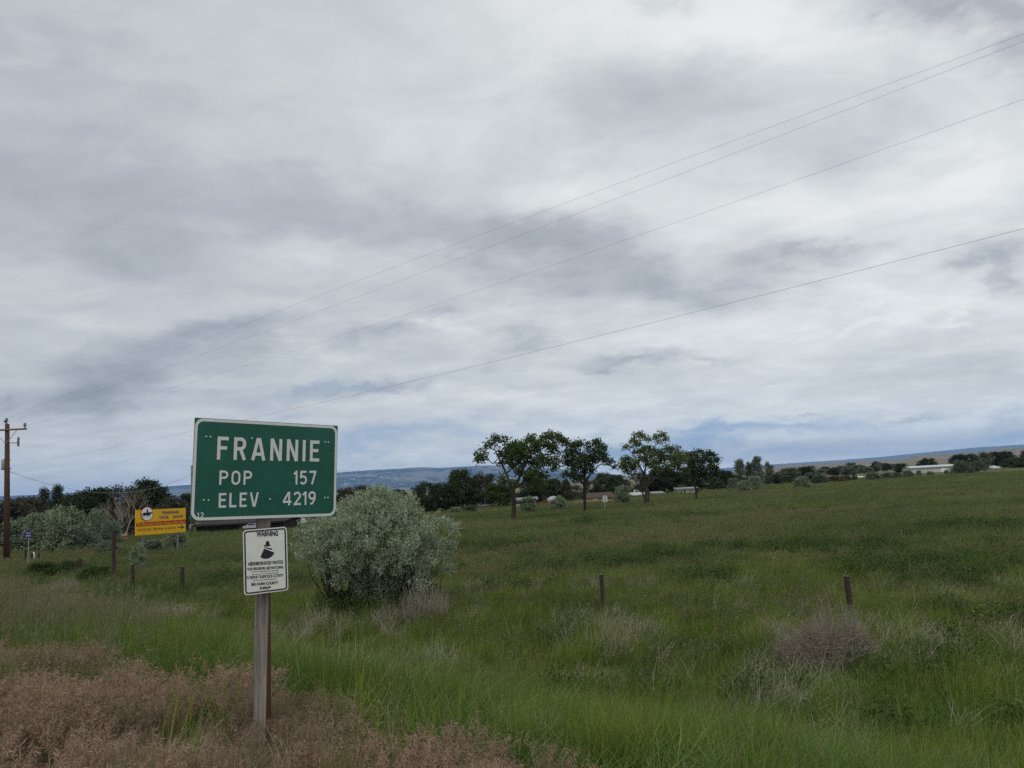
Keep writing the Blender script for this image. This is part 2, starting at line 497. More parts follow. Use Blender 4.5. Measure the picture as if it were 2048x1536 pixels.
M['cheat_head'] = leafy('cheatgrass_head', [(0.35, 0.20, 0.165), (0.42, 0.26, 0.21), (0.47, 0.34, 0.25), (0.29, 0.16, 0.135), (0.38, 0.27, 0.18)], 0.38, pos_scale=0.9, pos_col=(0.34, 0.26, 0.16), pos_amt=0.6, pos2=(0.7, (0.20, 0.155, 0.10), 0.65))
M['cheat_stem'] = leafy('cheatgrass_stem', [(0.15, 0.105, 0.075), (0.21, 0.16, 0.10), (0.13, 0.125, 0.06)], 0.3)
M['wheat_head'] = leafy('wheatgrass_head', [(0.16, 0.15, 0.085), (0.21, 0.185, 0.115), (0.25, 0.215, 0.145), (0.13, 0.135, 0.07)], 0.3)
M['straw'] = leafy('dry_straw', [(0.27, 0.24, 0.17), (0.36, 0.33, 0.24), (0.45, 0.42, 0.32), (0.22, 0.195, 0.145)], 0.2)
M['mustard'] = leafy('yellow_flower', [(0.32, 0.30, 0.03), (0.40, 0.36, 0.04)], 0.2)


def ground_material():
    m, nt, b = principled('meadow_soil', (0.05, 0.06, 0.02), 0.95, 0, 0.05)
    geo = N(nt, 'ShaderNodeNewGeometry')
    sep = N(nt, 'ShaderNodeSeparateXYZ')
    nt.links.new(geo.outputs['Position'], sep.inputs[0])
    X, Y, Z = sep.outputs
    s = math_node(nt, 'ADD', math_node(nt, 'MULTIPLY', X, SX), math_node(nt, 'MULTIPLY', Y, SY))
    r = math_node(nt, 'SQRT', math_node(nt, 'ADD', math_node(nt, 'MULTIPLY', X, X), math_node(nt, 'MULTIPLY', Y, Y)))
    n1 = N(nt, 'ShaderNodeTexNoise', i_Scale=0.09, i_Detail=7.0, i_Roughness=0.62)
    n2 = N(nt, 'ShaderNodeTexNoise', i_Scale=3.0, i_Detail=8.0, i_Roughness=0.7)
    n3 = N(nt, 'ShaderNodeTexNoise', i_Scale=0.004, i_Detail=9.0, i_Roughness=0.65)
    for n in (n1, n2, n3):
        nt.links.new(geo.outputs['Position'], n.inputs['Vector'])
    field = ramp(nt, n1.outputs[0], [(0.35, (0.105, 0.112, 0.036)), (0.62, (0.050, 0.078, 0.020))])
    field = mix_rgb(nt, 0.5, field, ramp(nt, n2.outputs[0], [(0.3, (0.045, 0.060, 0.018)), (0.7, (0.125, 0.118, 0.045))]))
    shoulder = ramp(nt, n2.outputs[0], [(0.3, (0.085, 0.062, 0.042)), (0.7, (0.20, 0.145, 0.10))])
    gravel = ramp(nt, n2.outputs[0], [(0.3, (0.13, 0.12, 0.11)), (0.7, (0.26, 0.245, 0.225))])
    sw = math_node(nt, 'MULTIPLY_ADD', math_node(nt, 'SUBTRACT', n2.outputs[0], 0.5), 1.6, s)
    k1 = math_node(nt, 'SUBTRACT', sw, 2.6, clamp=True)
    col = mix_rgb(nt, k1, shoulder, field)
    k0 = math_node(nt, 'SUBTRACT', sw, -1.5, clamp=True)
    col = mix_rgb(nt, k0, gravel, col)
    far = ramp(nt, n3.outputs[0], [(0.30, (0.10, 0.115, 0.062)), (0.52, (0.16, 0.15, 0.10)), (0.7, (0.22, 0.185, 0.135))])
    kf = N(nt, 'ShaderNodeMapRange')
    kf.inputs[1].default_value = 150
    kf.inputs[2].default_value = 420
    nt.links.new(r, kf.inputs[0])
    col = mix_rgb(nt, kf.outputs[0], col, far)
    nt.links.new(col, b.inputs['Base Color'])
    bm = N(nt, 'ShaderNodeBump', i_Strength=0.7, i_Distance=0.06)
    nt.links.new(n2.outputs[0], bm.inputs['Height'])
    nt.links.new(bm.outputs[0], b.inputs['Normal'])
    return m


def hill_material(name, stops, sc=0.004, spots=None):
    m, nt, b = principled(name, stops[0][1], 0.95, 0, 0.05)
    geo = N(nt, 'ShaderNodeNewGeometry')
    mp = N(nt, 'ShaderNodeMapping')
    mp.inputs['Scale'].default_value = (1, 1, 2.2)
    nt.links.new(geo.outputs['Position'], mp.inputs[0])
    n = N(nt, 'ShaderNodeTexNoise', i_Scale=sc, i_Detail=9.0, i_Roughness=0.6, i_Distortion=0.4)
    nt.links.new(mp.outputs[0], n.inputs['Vector'])
    col = ramp(nt, n.outputs[0], stops)
    if spots:
        n2 = N(nt, 'ShaderNodeTexNoise', i_Scale=sc * 5, i_Detail=6.0, i_Roughness=0.65)
        nt.links.new(mp.outputs[0], n2.inputs['Vector'])
        f = ramp(nt, n2.outputs[0], [(0.55, (0, 0, 0)), (0.63, (1, 1, 1))])
        col = mix_rgb(nt, f, col, spots)
    nt.links.new(col, b.inputs['Base Color'])
    return m


# ------------------------------------------------------------------ object helpers
def tag(o, label=None, cat=None, group=None, kind=None):
    if label:
        o['label'] = label
    if cat:
        o['category'] = cat
    if group:
        o['group'] = group
    if kind:
        o['kind'] = kind
    return o


def thing(name, label, cat, loc=(0, 0, 0), group=None):
    o = bpy.data.objects.new(name, None)
    o.empty_display_size = 0.2
    COL.objects.link(o)
    o.location = loc
    return tag(o, label, cat, group)


def link_mesh(name, me, parent=None, world=True):
    """link a mesh; its coordinates are world coordinates, moved under its parent's origin"""
    o = bpy.data.objects.new(name, me)
    COL.objects.link(o)
    if parent is not None:
        o.parent = parent
        if world:
            off = Vector((0, 0, 0))
            q = parent
            while q is not None:
                off += Vector(q.location)
                q = q.parent
            me.transform(Matrix.Translation(-off))
    return o


class MB:
    def __init__(self):
        self.v, self.f, self.m = [], [], []

    def poly(self, pts, mi=0):
        b = len(self.v)
        self.v += [tuple(p) for p in pts]
        self.f.append(tuple(range(b, b + len(pts))))
        self.m.append(mi)

    def box(self, c, size, rot=None, mi=0, off=0.0):
        c = Vector(c)
        R = rot if rot is not None else Matrix.Identity(3)
        b = len(self.v)
        for sx in (-1, 1):
            for sy in (-1, 1):
                for sz in (-1, 1):
                    self.v.append(tuple(c + R @ Vector((sx * size[0] / 2, sy * size[1] / 2, sz * size[2] / 2))))
        for q in ((0, 1, 3, 2), (4, 6, 7, 5), (0, 4, 5, 1), (2, 3, 7, 6), (0, 2, 6, 4), (1, 5, 7, 3)):
            self.f.append(tuple(b + i for i in q))
            self.m.append(mi)

    def prism(self, pts2, M4, z0, z1, mi=0, mside=None):
        """extrude a 2-D outline (counter-clockwise) between z0 and z1 in the frame M4"""
        n = len(pts2)
        b = len(self.v)
        for z in (z0, z1):
            for p in pts2:
                self.v.append(tuple(M4 @ Vector((p[0], p[1], z))))
        self.f.append(tuple(b + n + i for i in range(n)))
        self.m.append(mi)
        self.f.append(tuple(b + n - 1 - i for i in range(n)))
        self.m.append(mi if mside is None else mside)
        for i in range(n):
            j = (i + 1) % n
            self.f.append((b + i, b + j, b + n + j, b + n + i))
            self.m.append(mi if mside is None else mside)

    def tube(self, pts, rads, n=6, mi=0, cap=True):
        pts = [Vector(p) for p in pts]
        b = len(self.v)
        k = len(pts)
        prevx = None
        for i, p in enumerate(pts):
            t = (pts[min(i + 1, k - 1)] - pts[max(i - 1, 0)])
            t = t.normalized() if t.length > 1e-9 else Vector((0, 0, 1))
            x = prevx if prevx is not None else (Vector((1, 0, 0)) if abs(t.x) < 0.9 else Vector((0, 1, 0)))
            x = (x - t * x.dot(t)).normalized()
            prevx = x
            y = t.cross(x)
            for j in range(n):
                a = 2 * math.pi * j / n
                self.v.append(tuple(p + (x * math.cos(a) + y * math.sin(a)) * rads[i]))
        for i in range(k - 1):
            for j in range(n):
                a, c = b + i * n + j, b + i * n + (j + 1) % n
                self.f.append((a, c, c + n, a + n))
                self.m.append(mi)
        if cap:
            self.f.append(tuple(b + j for j in reversed(range(n))))
            self.m.append(mi)
            self.f.append(tuple(b + (k - 1) * n + j for j in range(n)))
            self.m.append(mi)

    def lathe(self, base, axis, prof, n=10, mi=0):
        """profile [(radius, height)] turned round an axis"""
        axis = Vector(axis).normalized()
        self.tube([Vector(base) + axis * h for r, h in prof], [max(r, 1e-4) for r, h in prof], n, mi)

    def mesh(self, name, mats, smooth=False):
        me = bpy.data.meshes.new(name)
        me.from_pydata(self.v, [], self.f)
        for x in (mats if isinstance(mats, (list, tuple)) else [mats]):
            me.materials.append(x)
        me.polygons.foreach_set('material_index', self.m)
        if smooth:
            me.polygons.foreach_set('use_smooth', [True] * len(self.f))
        me.update()
        return me

    def build(self, name, mats, parent=None, smooth=False, label=None):
        o = link_mesh(name, self.mesh(name, mats, smooth), parent)
        if label:
            o['label'] = label
        return o


def np_mesh(name, verts, faces, mats, midx=None, smooth=False):
    """fast mesh from arrays; faces (n,k)"""
    me = bpy.data.meshes.new(name)
    verts = np.asarray(verts, np.float32)
    faces = np.asarray(faces, np.int32)
    n, k = faces.shape
    me.vertices.add(len(verts))
    me.vertices.foreach_set('co', verts.ravel())
    me.loops.add(n * k)
    me.loops.foreach_set('vertex_index', faces.ravel())
    me.polygons.add(n)
    me.polygons.foreach_set('loop_start', np.arange(n, dtype=np.int32) * k)
    me.polygons.foreach_set('loop_total', np.full(n, k, np.int32))
    for x in (mats if isinstance(mats, (list, tuple)) else [mats]):
        me.materials.append(x)
    if midx is not None:
        me.polygons.foreach_set('material_index', np.asarray(midx, np.int32))
    if smooth:
        me.polygons.foreach_set('use_smooth', np.ones(n, bool))
    me.update(calc_edges=True)
    return me


def unit(a):
    return a / np.maximum(np.linalg.norm(a, axis=1, keepdims=True), 1e-9)


def leaf_arrays(c, axis, L, W, rng):
    """lozenge leaves: base point c, along axis"""
    n = len(c)
    rnd = unit(rng.normal(size=(n, 3)))
    b = unit(np.cross(axis, rnd))
    L = np.broadcast_to(L, (n,))[:, None]
    W = np.broadcast_to(W, (n,))[:, None]
    v = np.empty((n, 4, 3))
    v[:, 0] = c
    v[:, 1] = c + axis * L * 0.45 + b * W * 0.5
    v[:, 2] = c + axis * L
    v[:, 3] = c + axis * L * 0.45 - b * W * 0.5
    f = np.arange(n * 4).reshape(n, 4)
    return v.reshape(-1, 3), f


# ------------------------------------------------------------------ large structure: ground, hills, mountains
def build_ground():
    nr, na = 150, 220
    rr = np.concatenate([[0.0], np.geomspace(0.6, 16500, nr)])
    aa = np.linspace(0, 2 * np.pi, na, endpoint=False)
    R, A = np.meshgrid(rr[1:], aa, indexing='ij')
    x, y = R * np.sin(A), R * np.cos(A)
    z = gz(x, y)
    z = np.where(R > 400, FIELD_Z + (z - FIELD_Z) * np.exp(-(R - 400) / 500), z)
    V = np.concatenate([[[0, 0, float(gz(0, 0))]], np.stack([x, y, z], -1).reshape(-1, 3)])
    faces = []
    idx = 1 + np.arange(nr * na).reshape(nr, na)
    a = idx[:-1]
    b = idx[1:]
    q = np.stack([a, np.roll(a, -1, 1), np.roll(b, -1, 1), b], -1).reshape(-1, 4)
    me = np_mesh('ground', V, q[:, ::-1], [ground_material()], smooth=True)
    o = link_mesh('ground', me)
    tag(o, 'green meadow floor falling away from the road shoulder', 'ground', kind='structure')


build_ground()


def ridge(name, label, prof, r0, r1, mat, foot=-6.0, rough=0.25, seed=1, nr=26, step=3.0, cat='mountain', sc=0.0016):
    """range of hills whose crest follows prof [(photo x, photo y)] at distance r1, its foot at r0"""
    xs = np.array([p[0] for p in prof], float)
    ys = np.array([p[1] for p in prof], float)
    px = np.arange(xs[0], xs[-1] + step, step)
    py = np.interp(px, xs, ys)
    crest = []
    dirs = []
    for a, b in zip(px, py):
        r = ray(a, b)
        h = math.hypot(r.x, r.y)
        dirs.append((r.x / h, r.y / h))
        crest.append(EYE + r.z / h * r1)
    dirs = np.array(dirs)
    crest = np.array(crest)
    t = np.linspace(0, 1, nr)
    rows = []
    for k in t:
        R = r0 + (r1 - r0) * k
        P = dirs * R
        prof_k = k ** 1.15
        ero = (fbm(P[:, 0] * sc, P[:, 1] * sc * 0.6, seed, 5) - 0.5) * rough * math.sin(math.pi * min(1, k * 0.98)) * np.maximum(crest, 6)
        ero2 = -np.abs(fbm(P[:, 0] * sc * 3, P[:, 1] * sc, seed + 5, 4) - 0.5) * rough * 1.2 * math.sin(math.pi * k) * np.maximum(crest, 6)
        z = foot + (crest - foot) * prof_k + ero + ero2
        rows.append(np.column_stack([P, z]))
    for k in (1.12, 1.3):                                  # the back of the range
        P = dirs * (r1 * (1 + (k - 1) * 0.5))
        z = foot + (crest - foot) * (0.8 if k < 1.2 else 0.0)
        rows.append(np.column_stack([P, z]))
    V = np.concatenate(rows)
    n = len(px)
    idx = np.arange(len(V)).reshape(len(rows), n)
    q = np.stack([idx[:-1, :-1], idx[:-1, 1:], idx[1:, 1:], idx[1:, :-1]], -1).reshape(-1, 4)
    me = np_mesh(name, V, q, [mat], smooth=True)
    o = link_mesh(name, me)
    return tag(o, label, cat, kind='structure')


M['mountain'] = hill_material('wooded_mountain', [(0.42, (0.010, 0.018, 0.018)), (0.50, (0.04, 0.05, 0.042)), (0.58, (0.18, 0.17, 0.135))], 0.0016, (0.32, 0.285, 0.23))
M['far_range'] = hill_material('far_range_rock', [(0.3, (0.10, 0.115, 0.11)), (0.7, (0.16, 0.16, 0.15))], 0.001)
M['badland'] = hill_material('badland_clay', [(0.30, (0.12, 0.115, 0.085)), (0.48, (0.20, 0.165, 0.13)), (0.66, (0.27, 0.225, 0.185))], 0.010, (0.10, 0.10, 0.075))
ridge('mountain', 'long blue flat-topped mountain behind the town trees', [(-900, 1030), (-300, 1004), (0, 992), (60, 990), (130, 987), (200, 981), (260, 977), (340, 972), (400, 968), (470, 962), (560, 955), (640, 949), (680, 945), (740, 940), (800, 937), (840, 934), (880, 936), (930, 933), (970, 931), (1010, 931), (1060, 934), (1120, 938), (1170, 943), (1220, 948), (1280, 955), (1340, 953), (1400, 952), (1500, 946)], 9500, 12500, M['mountain'], foot=-3, rough=0.5, seed=4)
ridge('far_range', 'faint blue range low on the far horizon', [(1380, 944), (1450, 936), (1520, 930), (1600, 925), (1680, 920), (1760, 914), (1810, 909), (1850, 905), (1900, 900), (1950, 895), (2000, 892), (2060, 888), (2300, 873), (2700, 848)], 13500, 15500, M['far_range'], foot=-3, rough=0.1, seed=8)
ridge('badland_hills', 'low tan badland hills beyond the farm', [(1380, 958), (1480, 941), (1540, 934), (1600, 930), (1650, 927), (1700, 924), (1750, 921), (1800, 920), (1840, 911), (1880, 909), (1920, 907), (1960, 904), (2000, 899), (2060, 895), (2300, 880), (2700, 858)], 1500, 2600, M['badland'], foot=-2.2, rough=0.35, seed=3, cat='hills', sc=0.006, step=2.0)
M['bank'] = paint('orange_clay', (0.20, 0.115, 0.06), 0.95, 0.2, 0.3)


def clay_bank(x0, x1, py, hgt, label):
    p0, p1 = ground_at(x0, py), ground_at(x1, py - (x1 - x0) * 0.05)
    n = 24
    d = (p1 - p0)
    V = []
    for i in range(n + 1):
        t = i / n
        c = p0 + d * t
        hh = hgt * (0.35 + 0.65 * math.sin(math.pi * t)) * (0.75 + 0.5 * random.random())
        z = float(gz(c.x, c.y))
        V += [(c.x, c.y - 1.5, z - 0.1), (c.x, c.y - 0.4, z + hh * 0.8), (c.x, c.y + 0.6, z + hh), (c.x, c.y + 3.0, z - 0.1)]
    q = []
    for i in range(n):
        for j in range(3):
            a = i * 4 + j
            q.append((a, a + 4, a + 5, a + 1))
    o = link_mesh('earth_bank', np_mesh('earth_bank', V, q, [M['bank']]))
    tag(o, label, 'earth bank', kind='structure')


clay_bank(1128, 1250, 1010, .5, 'orange bare earth bank in front of the brown house')

# ------------------------------------------------------------------ haze: the air between here and the mountains
def build_haze():
    mb = MB()
    mb.box((0, 0, 206), (36000, 36000, 428))
    m = bpy.data.materials.new('thin_air')
    m.use_nodes = True
    nt = m.node_tree
    nt.nodes.clear()
    out = N(nt, 'ShaderNodeOutputMaterial')
    v = N(nt, 'ShaderNodeVolumePrincipled')
    v.inputs['Color'].default_value = (0.32, 0.57, 1.0, 1)
    v.inputs['Density'].default_value = 7.0e-5
    v.inputs['Anisotropy'].default_value = 0.0
    nt.links.new(v.outputs[0], out.inputs['Volume'])
    o = mb.build('haze', [m])
    tag(o, 'pale blue haze over the far mountains', 'haze', kind='stuff')


build_haze()

# ------------------------------------------------------------------ the town sign
def gmat(o, x, y, z):
    return Matrix(((x.x, y.x, z.x, o.x), (x.y, y.y, z.y, o.y), (x.z, y.z, z.z, o.z), (0, 0, 0, 1)))


def panel_frame(TL, TR, BL, BR, zl, zr):
    """flat rectangular panel whose corners are seen at four photo pixels, left edge at depth zl, right edge at zr"""
    a, b, c, d = at(*TL, zl), at(*TR, zr), at(*BL, zl), at(*BR, zr)
    o = (a + b + c + d) / 4
    x = ((b + d) - (a + c)) / 2
    y = ((a + b) - (c + d)) / 2
    w, h = x.length, y.length
    x = x.normalized()
    y = (y - x * y.dot(x)).normalized()
    return gmat(o, x, y, x.cross(y)), w, h


def on_plane(M4, px, py):
    r = ray(px, py)
    o = M4.translation
    n = M4.to_3x3() @ Vector((0, 0, 1))
    t = (o - CAM).dot(n) / r.dot(n)
    p = M4.inverted() @ (CAM + r * t)
    return p.x, p.y


def round_rect(w, h, r, n=6):
    pts = []
    for cx, cy, a0 in ((w / 2 - r, h / 2 - r, 0), (-w / 2 + r, h / 2 - r, 90), (-w / 2 + r, -h / 2 + r, 180), (w / 2 - r, -h / 2 + r, 270)):
        for i in range(n + 1):
            a = math.radians(a0 + 90 * i / n)
            pts.append((cx + r * math.cos(a), cy + r * math.sin(a)))
    return pts


def ring_prism(mb, outer, inner, M4, z0, z1, mi=0):
    n = len(outer)
    b = len(mb.v)
    for pts, z in ((outer, z1), (inner, z1), (outer, z0), (inner, z0)):
        mb.v += [tuple(M4 @ Vector((p[0], p[1], z))) for p in pts]
    for i in range(n):
        j = (i + 1) % n
        mb.f += [(b + i, b + j, b + n + j, b + n + i), (b + 2 * n + i, b + 2 * n + j, b + j, b + i), (b + n + i, b + n + j, b + 3 * n + j, b + 3 * n + i)]
        mb.m += [mi] * 3


# stroke lettering, after highway letter shapes
def arc(cx, cy, rx, ry, a0, a1, n=10):
    return [(cx + rx * math.cos(math.radians(a0 + (a1 - a0) * i / n)), cy + ry * math.sin(math.radians(a0 + (a1 - a0) * i / n))) for i in range(n + 1)]


def glyph(ch, t):
    h = t / 2
    if ch == 'F':
        return .60, [[(h, 0), (h, 1)], [(h, 1 - h), (.60, 1 - h)], [(h, .51), (.53, .51)]]
    if ch == 'E':
        return .60, [[(h, 0), (h, 1)], [(h, 1 - h), (.60, 1 - h)], [(h, .52), (.53, .52)], [(h, h), (.60, h)]]
    if ch == 'L':
        return .58, [[(h, 0), (h, 1)], [(h, h), (.58, h)]]
    if ch == 'I':
        return t, [[(h, 0), (h, 1)]]
    if ch in 'PR':
        w = .66
        cy = (1 - h + .42 + h) / 2
        ry = (1 - h) - cy
        bowl = [(h, 1 - h), (w - h - ry, 1 - h)] + arc(w - h - ry, cy, ry, ry, 90, -90) + [(h, cy - ry)]
        st = [[(h, 0), (h, 1)], bowl]
        if ch == 'R':
            st.append([(.36, cy - ry), (w - h * .75, 0)])
            w = .68
        return w, st
    if ch == 'A':
        w = .80
        return w, [[(h, 0), (w / 2 - .03, 1)], [(w - h, 0), (w / 2 + .03, 1)], [(.2, .28), (w - .2, .28)]]
    if ch == 'N':
        w = .68
        return w, [[(h, 0), (h, 1)], [(w - h, 0), (w - h, 1)], [(h * 1.1, 1), (w - h * 1.1, 0)]]
    if ch == 'O':
        w = .68
        r = w / 2 - h
        return w, [arc(w / 2, 1 - h - r, r, r, 0, 180, 12) + arc(w / 2, h + r, r, r, 180, 360, 12) + [(w - h, 1 - h - r)]]
    if ch == 'V':
        w = .74
        return w, [[(h, 1), (w / 2 - .03, 0)], [(w - h, 1), (w / 2 + .03, 0)]]
    if ch == '1':
        w = .30
        return w, [[(w - h, 0), (w - h, 1)], [(0, .74), (w - h, .96)]]
    if ch == '5':
        w = .64
        r = .29
        return w, [[(w - .04, 1 - h), (.14, 1 - h), (.10, .53)] + arc(w / 2 - .01, .33, w / 2 - h + .01, r - h + .045, 135, -145, 16)]
    if ch == '7':
        w = .62
        return w, [[(0, 1 - h), (w - h * .8, 1 - h), (.25, 0)]]
    if ch == '4':
        w = .70
        return w, [[(.52, 0), (.52, 1)], [(.47, .97), (.06, .30)], [(.02, .27), (w, .27)]]
    if ch == '2':
        w = .64
        return w, [arc(w / 2, .70, w / 2 - h, .30 - h, 165, -25, 14) + [(.12, h)], [(0.03, h), (w, h)]]
    if ch == '9':
        w = .64
        return w, [arc(w / 2, .68, w / 2 - h, .32 - h, 0, 360, 18), [(w - h, .68), (w - h - .03, .42), (w - .28, .10), (.16, .05)]]
    return .4, []


def stroke_word(parent, mat, text, M4, x0, y0, x1, y1, cap, t, gap, z, mi=0):
    """each letter its own part, the word set from (x0,y0) to (x1,y1) on a panel, capital height cap"""
    gl = [glyph(c, t) for c in text]
    tot = sum(g[0] for g in gl) + gap * (len(gl) - 1)
    dx, dy = x1 - x0, y1 - y0
    ln = math.hypot(dx, dy)
    ux, uy = dx / ln, dy / ln
    sx = ln / tot
    cur = 0.0
    k = 0
    for w, strokes in gl:
        mb = MB()
        for st in strokes:
            st = [p for i, p in enumerate(st) if i == 0 or math.hypot(p[0] - st[i - 1][0], p[1] - st[i - 1][1]) > 1e-4]
            P = [Vector(((cur + p[0]) * sx, p[1] * cap)) for p in st]
            hw = t / 2 * cap
            n = len(P)
            L, R = [], []
            for i in range(n):
                d0 = (P[i] - P[i - 1]).normalized() if i > 0 else (P[1] - P[0]).normalized()
                d1 = (P[i + 1] - P[i]).normalized() if i < n - 1 else d0
                n0 = Vector((-d0.y, d0.x))
                n1 = Vector((-d1.y, d1.x))
                mvec = n0 + n1
                mvec = mvec / max(mvec.length_squared / 2, 0.35)
                L.append(P[i] + mvec * hw)
                R.append(P[i] - mvec * hw)
            zz = z + 0.00012 * (k % 9)
            k += 1
            for i in range(n - 1):
                q = [L[i], R[i], R[i + 1], L[i + 1]]
                mb.poly([M4 @ Vector((x0 + ux * p.x - uy * p.y, y0 + uy * p.x + ux * p.y, zz)) for p in q], mi)
        mb.build('letter', [mat], parent)
        cur += w + gap


def text_part(name, text, M4, cx, cy, width, height, z, mat, parent, bold=0.012, font_shear=0.0):
    """printed words from the built-in face, fitted to a box on a panel"""
    cu = bpy.data.curves.new(name, 'FONT')
    cu.body = text
    cu.offset = bold
    cu.shear = font_shear
    cu.resolution_u = 3
    o = bpy.data.objects.new('tmp_text', cu)
    me = bpy.data.meshes.new_from_object(o)
    bpy.data.objects.remove(o)
    bpy.data.curves.remove(cu)
    xs = [v.co.x for v in me.vertices]
    ys = [v.co.y for v in me.vertices]
    w, h = max(xs) - min(xs), max(ys) - min(ys)
    x0, y0 = min(xs), min(ys)
    T = M4 @ Matrix.Translation((cx - width / 2, cy - height / 2, z)) @ Matrix.Diagonal((width / w, height / h, 1, 1)) @ Matrix.Translation((-x0, -y0, 0))
    me.transform(T)
    me.materials.clear()
    me.materials.append(mat)
    return link_mesh(name, me, parent)


def build_town_sign():
    TL, TR, BL, BR = (388.5, 834.5), (675, 852), (381.5, 1043), (672.5, 1032)
    SM, w, h = panel_frame(TL, TR, BL, BR, 5.10, 5.86)
    base = at(521, 1463, 5.45)
    base.z = float(gz(base.x, base.y))
    root = thing('town_sign', 'big green town sign with white border on a weathered timber post', 'road sign', base)
    # the post: a 4x4 that has twisted as it dried
    top = at(527, 1036, 5.52)
    nrm = SM.to_3x3() @ Vector((0, 0, 1))
    bot = base - Vector((0, 0, 0.3))
    axis = (top - bot)
    n = 14
    mb = MB()
    hw = 0.0465
    for i in range(n + 1):
        t = i / n
        c = bot + axis * t
        if c.z > top.z:
            break
        yaw = math.radians(-4 + 27 * min(1, max(0, (t - .15) / .8)) ** 1.2)
        x = Vector((math.cos(yaw), math.sin(yaw), 0))
        y = Vector((-math.sin(yaw), math.cos(yaw), 0))
        ch = 0.006
        for px, py in ((-hw + ch, -hw), (hw - ch, -hw), (hw, -hw + ch), (hw, hw - ch), (hw - ch, hw), (-hw + ch, hw), (-hw, hw - ch), (-hw, -hw + ch)):
            mb.v.append(tuple(c + x * px + y * py))
    for i in range(n):
        for j in range(8):
            a, b2 = i * 8 + j, i * 8 + (j + 1) % 8
            mb.f.append((a, b2, b2 + 8, a + 8))
            mb.m.append(0 if j in (7, 0) else 1)
    mb.f.append(tuple(n * 8 + j for j in range(8)))
    mb.m.append(0)
    post = mb.build('post', [M['post_grey'], M['post_brown']], root)
    # the upper bit of post behind the panel
    up = MB()
    yaw = math.radians(23)
    x = Vector((math.cos(yaw), math.sin(yaw), 0))
    c0 = top
    axis_n = axis.normalized()
    Rm = Matrix((x, Vector((-math.sin(yaw), math.cos(yaw), 0)), Vector((0, 0, 1)))).transposed()
    up.box(c0 + axis_n * (h / 2 - 0.07) - nrm * 0.0, (hw * 2 - 0.004, hw * 2 - 0.004, h - 0.15), Rm, 0)
    up.build('post_top', [M['post_brown']], root)
    # green panel
    mb = MB()
    mb.prism(round_rect(w, h, 0.006, 2), SM, -0.003, 0.0, 0, 1)
    pan = mb.build('sign_panel', [M['green_sheet'], M['alu']], root)
    bo, bi = round_rect(w - 0.006, h - 0.006, 0.055), round_rect(w - 0.006 - 0.036, h - 0.006 - 0.036, 0.040)
    mb = MB()
    ring_prism(mb, bo, bi, SM, 0.0, 0.0010)
    mb.build('border', [M['letter_white']], pan)
    words = [('FRANNIE', (434.0, 919), (638.0, 923.2), (434.8, 872.9), .150, .32),
             ('POP', (438.2, 969.7), (503.3, 969.5), (439.5, 941), .148, .26),
             ('157', (587.6, 969.2), (631.7, 968.6), (588.3, 941.5), .148, .20),
             ('ELEV', (437.2, 1015.6), (516.6, 1012.8), (438.0, 986.3), .148, .26),
             ('4219', (565.2, 1011.3), (631.2, 1008.8), (566.0, 984), .148, .16),
             ('12', (394.6, 1036.5), (407.3, 1035.6), (394.9, 1025.3), .16, .22)]
    for text, a, b, c, t, gap in words:
        ax, ay = on_plane(SM, *a)
        bx, by = on_plane(SM, *b)
        cx, cy = on_plane(SM, *c)
        stroke_word(pan, M['letter_white'], text, SM, ax, ay, bx, by, math.hypot(cx - ax, cy - ay), t, gap, 0.0008)
    for qx, qy in ((163, 203), (195, 205), (513, 217), (1075, 245), (1100, 247), (143, 690), (180, 692), (653, 684), (1073, 673), (1097, 672)):
        lx, ly = on_plane(SM, 370 + qx / 3.84, 820 + qy / 3.84)
        mb = MB()
        mb.prism([(lx + .0052 * math.cos(a * math.pi / 4), ly + .0052 * math.sin(a * math.pi / 4)) for a in range(8)], SM, 0, 0.004)
        mb.build('rivet', [M['letter_white']], pan)
    # horizontal stiffener rails behind the panel
    for fy in (0.27, -0.27):
        mb = MB()
        mb.box(SM @ Vector((0, h * fy, -0.012)), (w * .86, 0.04, 0.017), SM.to_3x3(), 0)
        mb.build('stiffener', [M['alu']], root)

    # the white warning panel lower on the same post
    WM, ww, wh = panel_frame((489.5, 1060.5), (576.5, 1053), (484, 1191.5), (574, 1181), 5.33, 5.46)
    mb = MB()
    mb.prism(round_rect(ww, wh, 0.022), WM, -0.003, 0.0, 0, 1)
    wp = mb.build('warning_panel', [M['warn_white'], M['alu']], root, label='white warning panel with dark rounded border and cloaked figure')
    mb = MB()
    ring_prism(mb, round_rect(ww - .015, wh - .015, 0.018), round_rect(ww - .033, wh - .033, 0.011), WM, 0, 0.0009)
    mb.build('border', [M['warn_ink']], wp)

    def W(x, y):
        return on_plane(WM, 470 + x / 9.6, 1040 + y / 9.6)

    def line(text, x0, y0, x1, y1, hpx, bold=0.02):
        a = W(x0, y0)
        b = W(x1, y1)
        cx, cy = (a[0] + b[0]) / 2, (a[1] + b[1]) / 2
        wd = math.hypot(b[0] - a[0], b[1] - a[1])
        ang = math.atan2(b[1] - a[1], b[0] - a[0])
        Q = WM @ Matrix.Translation((cx, cy, 0)) @ Matrix.Rotation(ang, 4, 'Z')
        k = math.hypot(*(np.array(W(x0, y0)) - np.array(W(x0, y0 + 100)))) / 100
        text_part('lettering', text, Q, 0, 0, wd, hpx * k, 0.0008, M['warn_ink'], wp, bold)
    line('WARNING', 412, 272, 828, 256, 104, 0.045)
    line('NEIGHBORHOOD WATCH', 255, 845, 918, 805, 72, 0.045)
    line('OUR NEIGHBORS ARE WATCHING', 232, 945, 928, 903, 56, 0.035)
    line('TO REPORT SUSPICIOUS ACTIVITY', 205, 1110, 932, 1060, 58, 0.035)
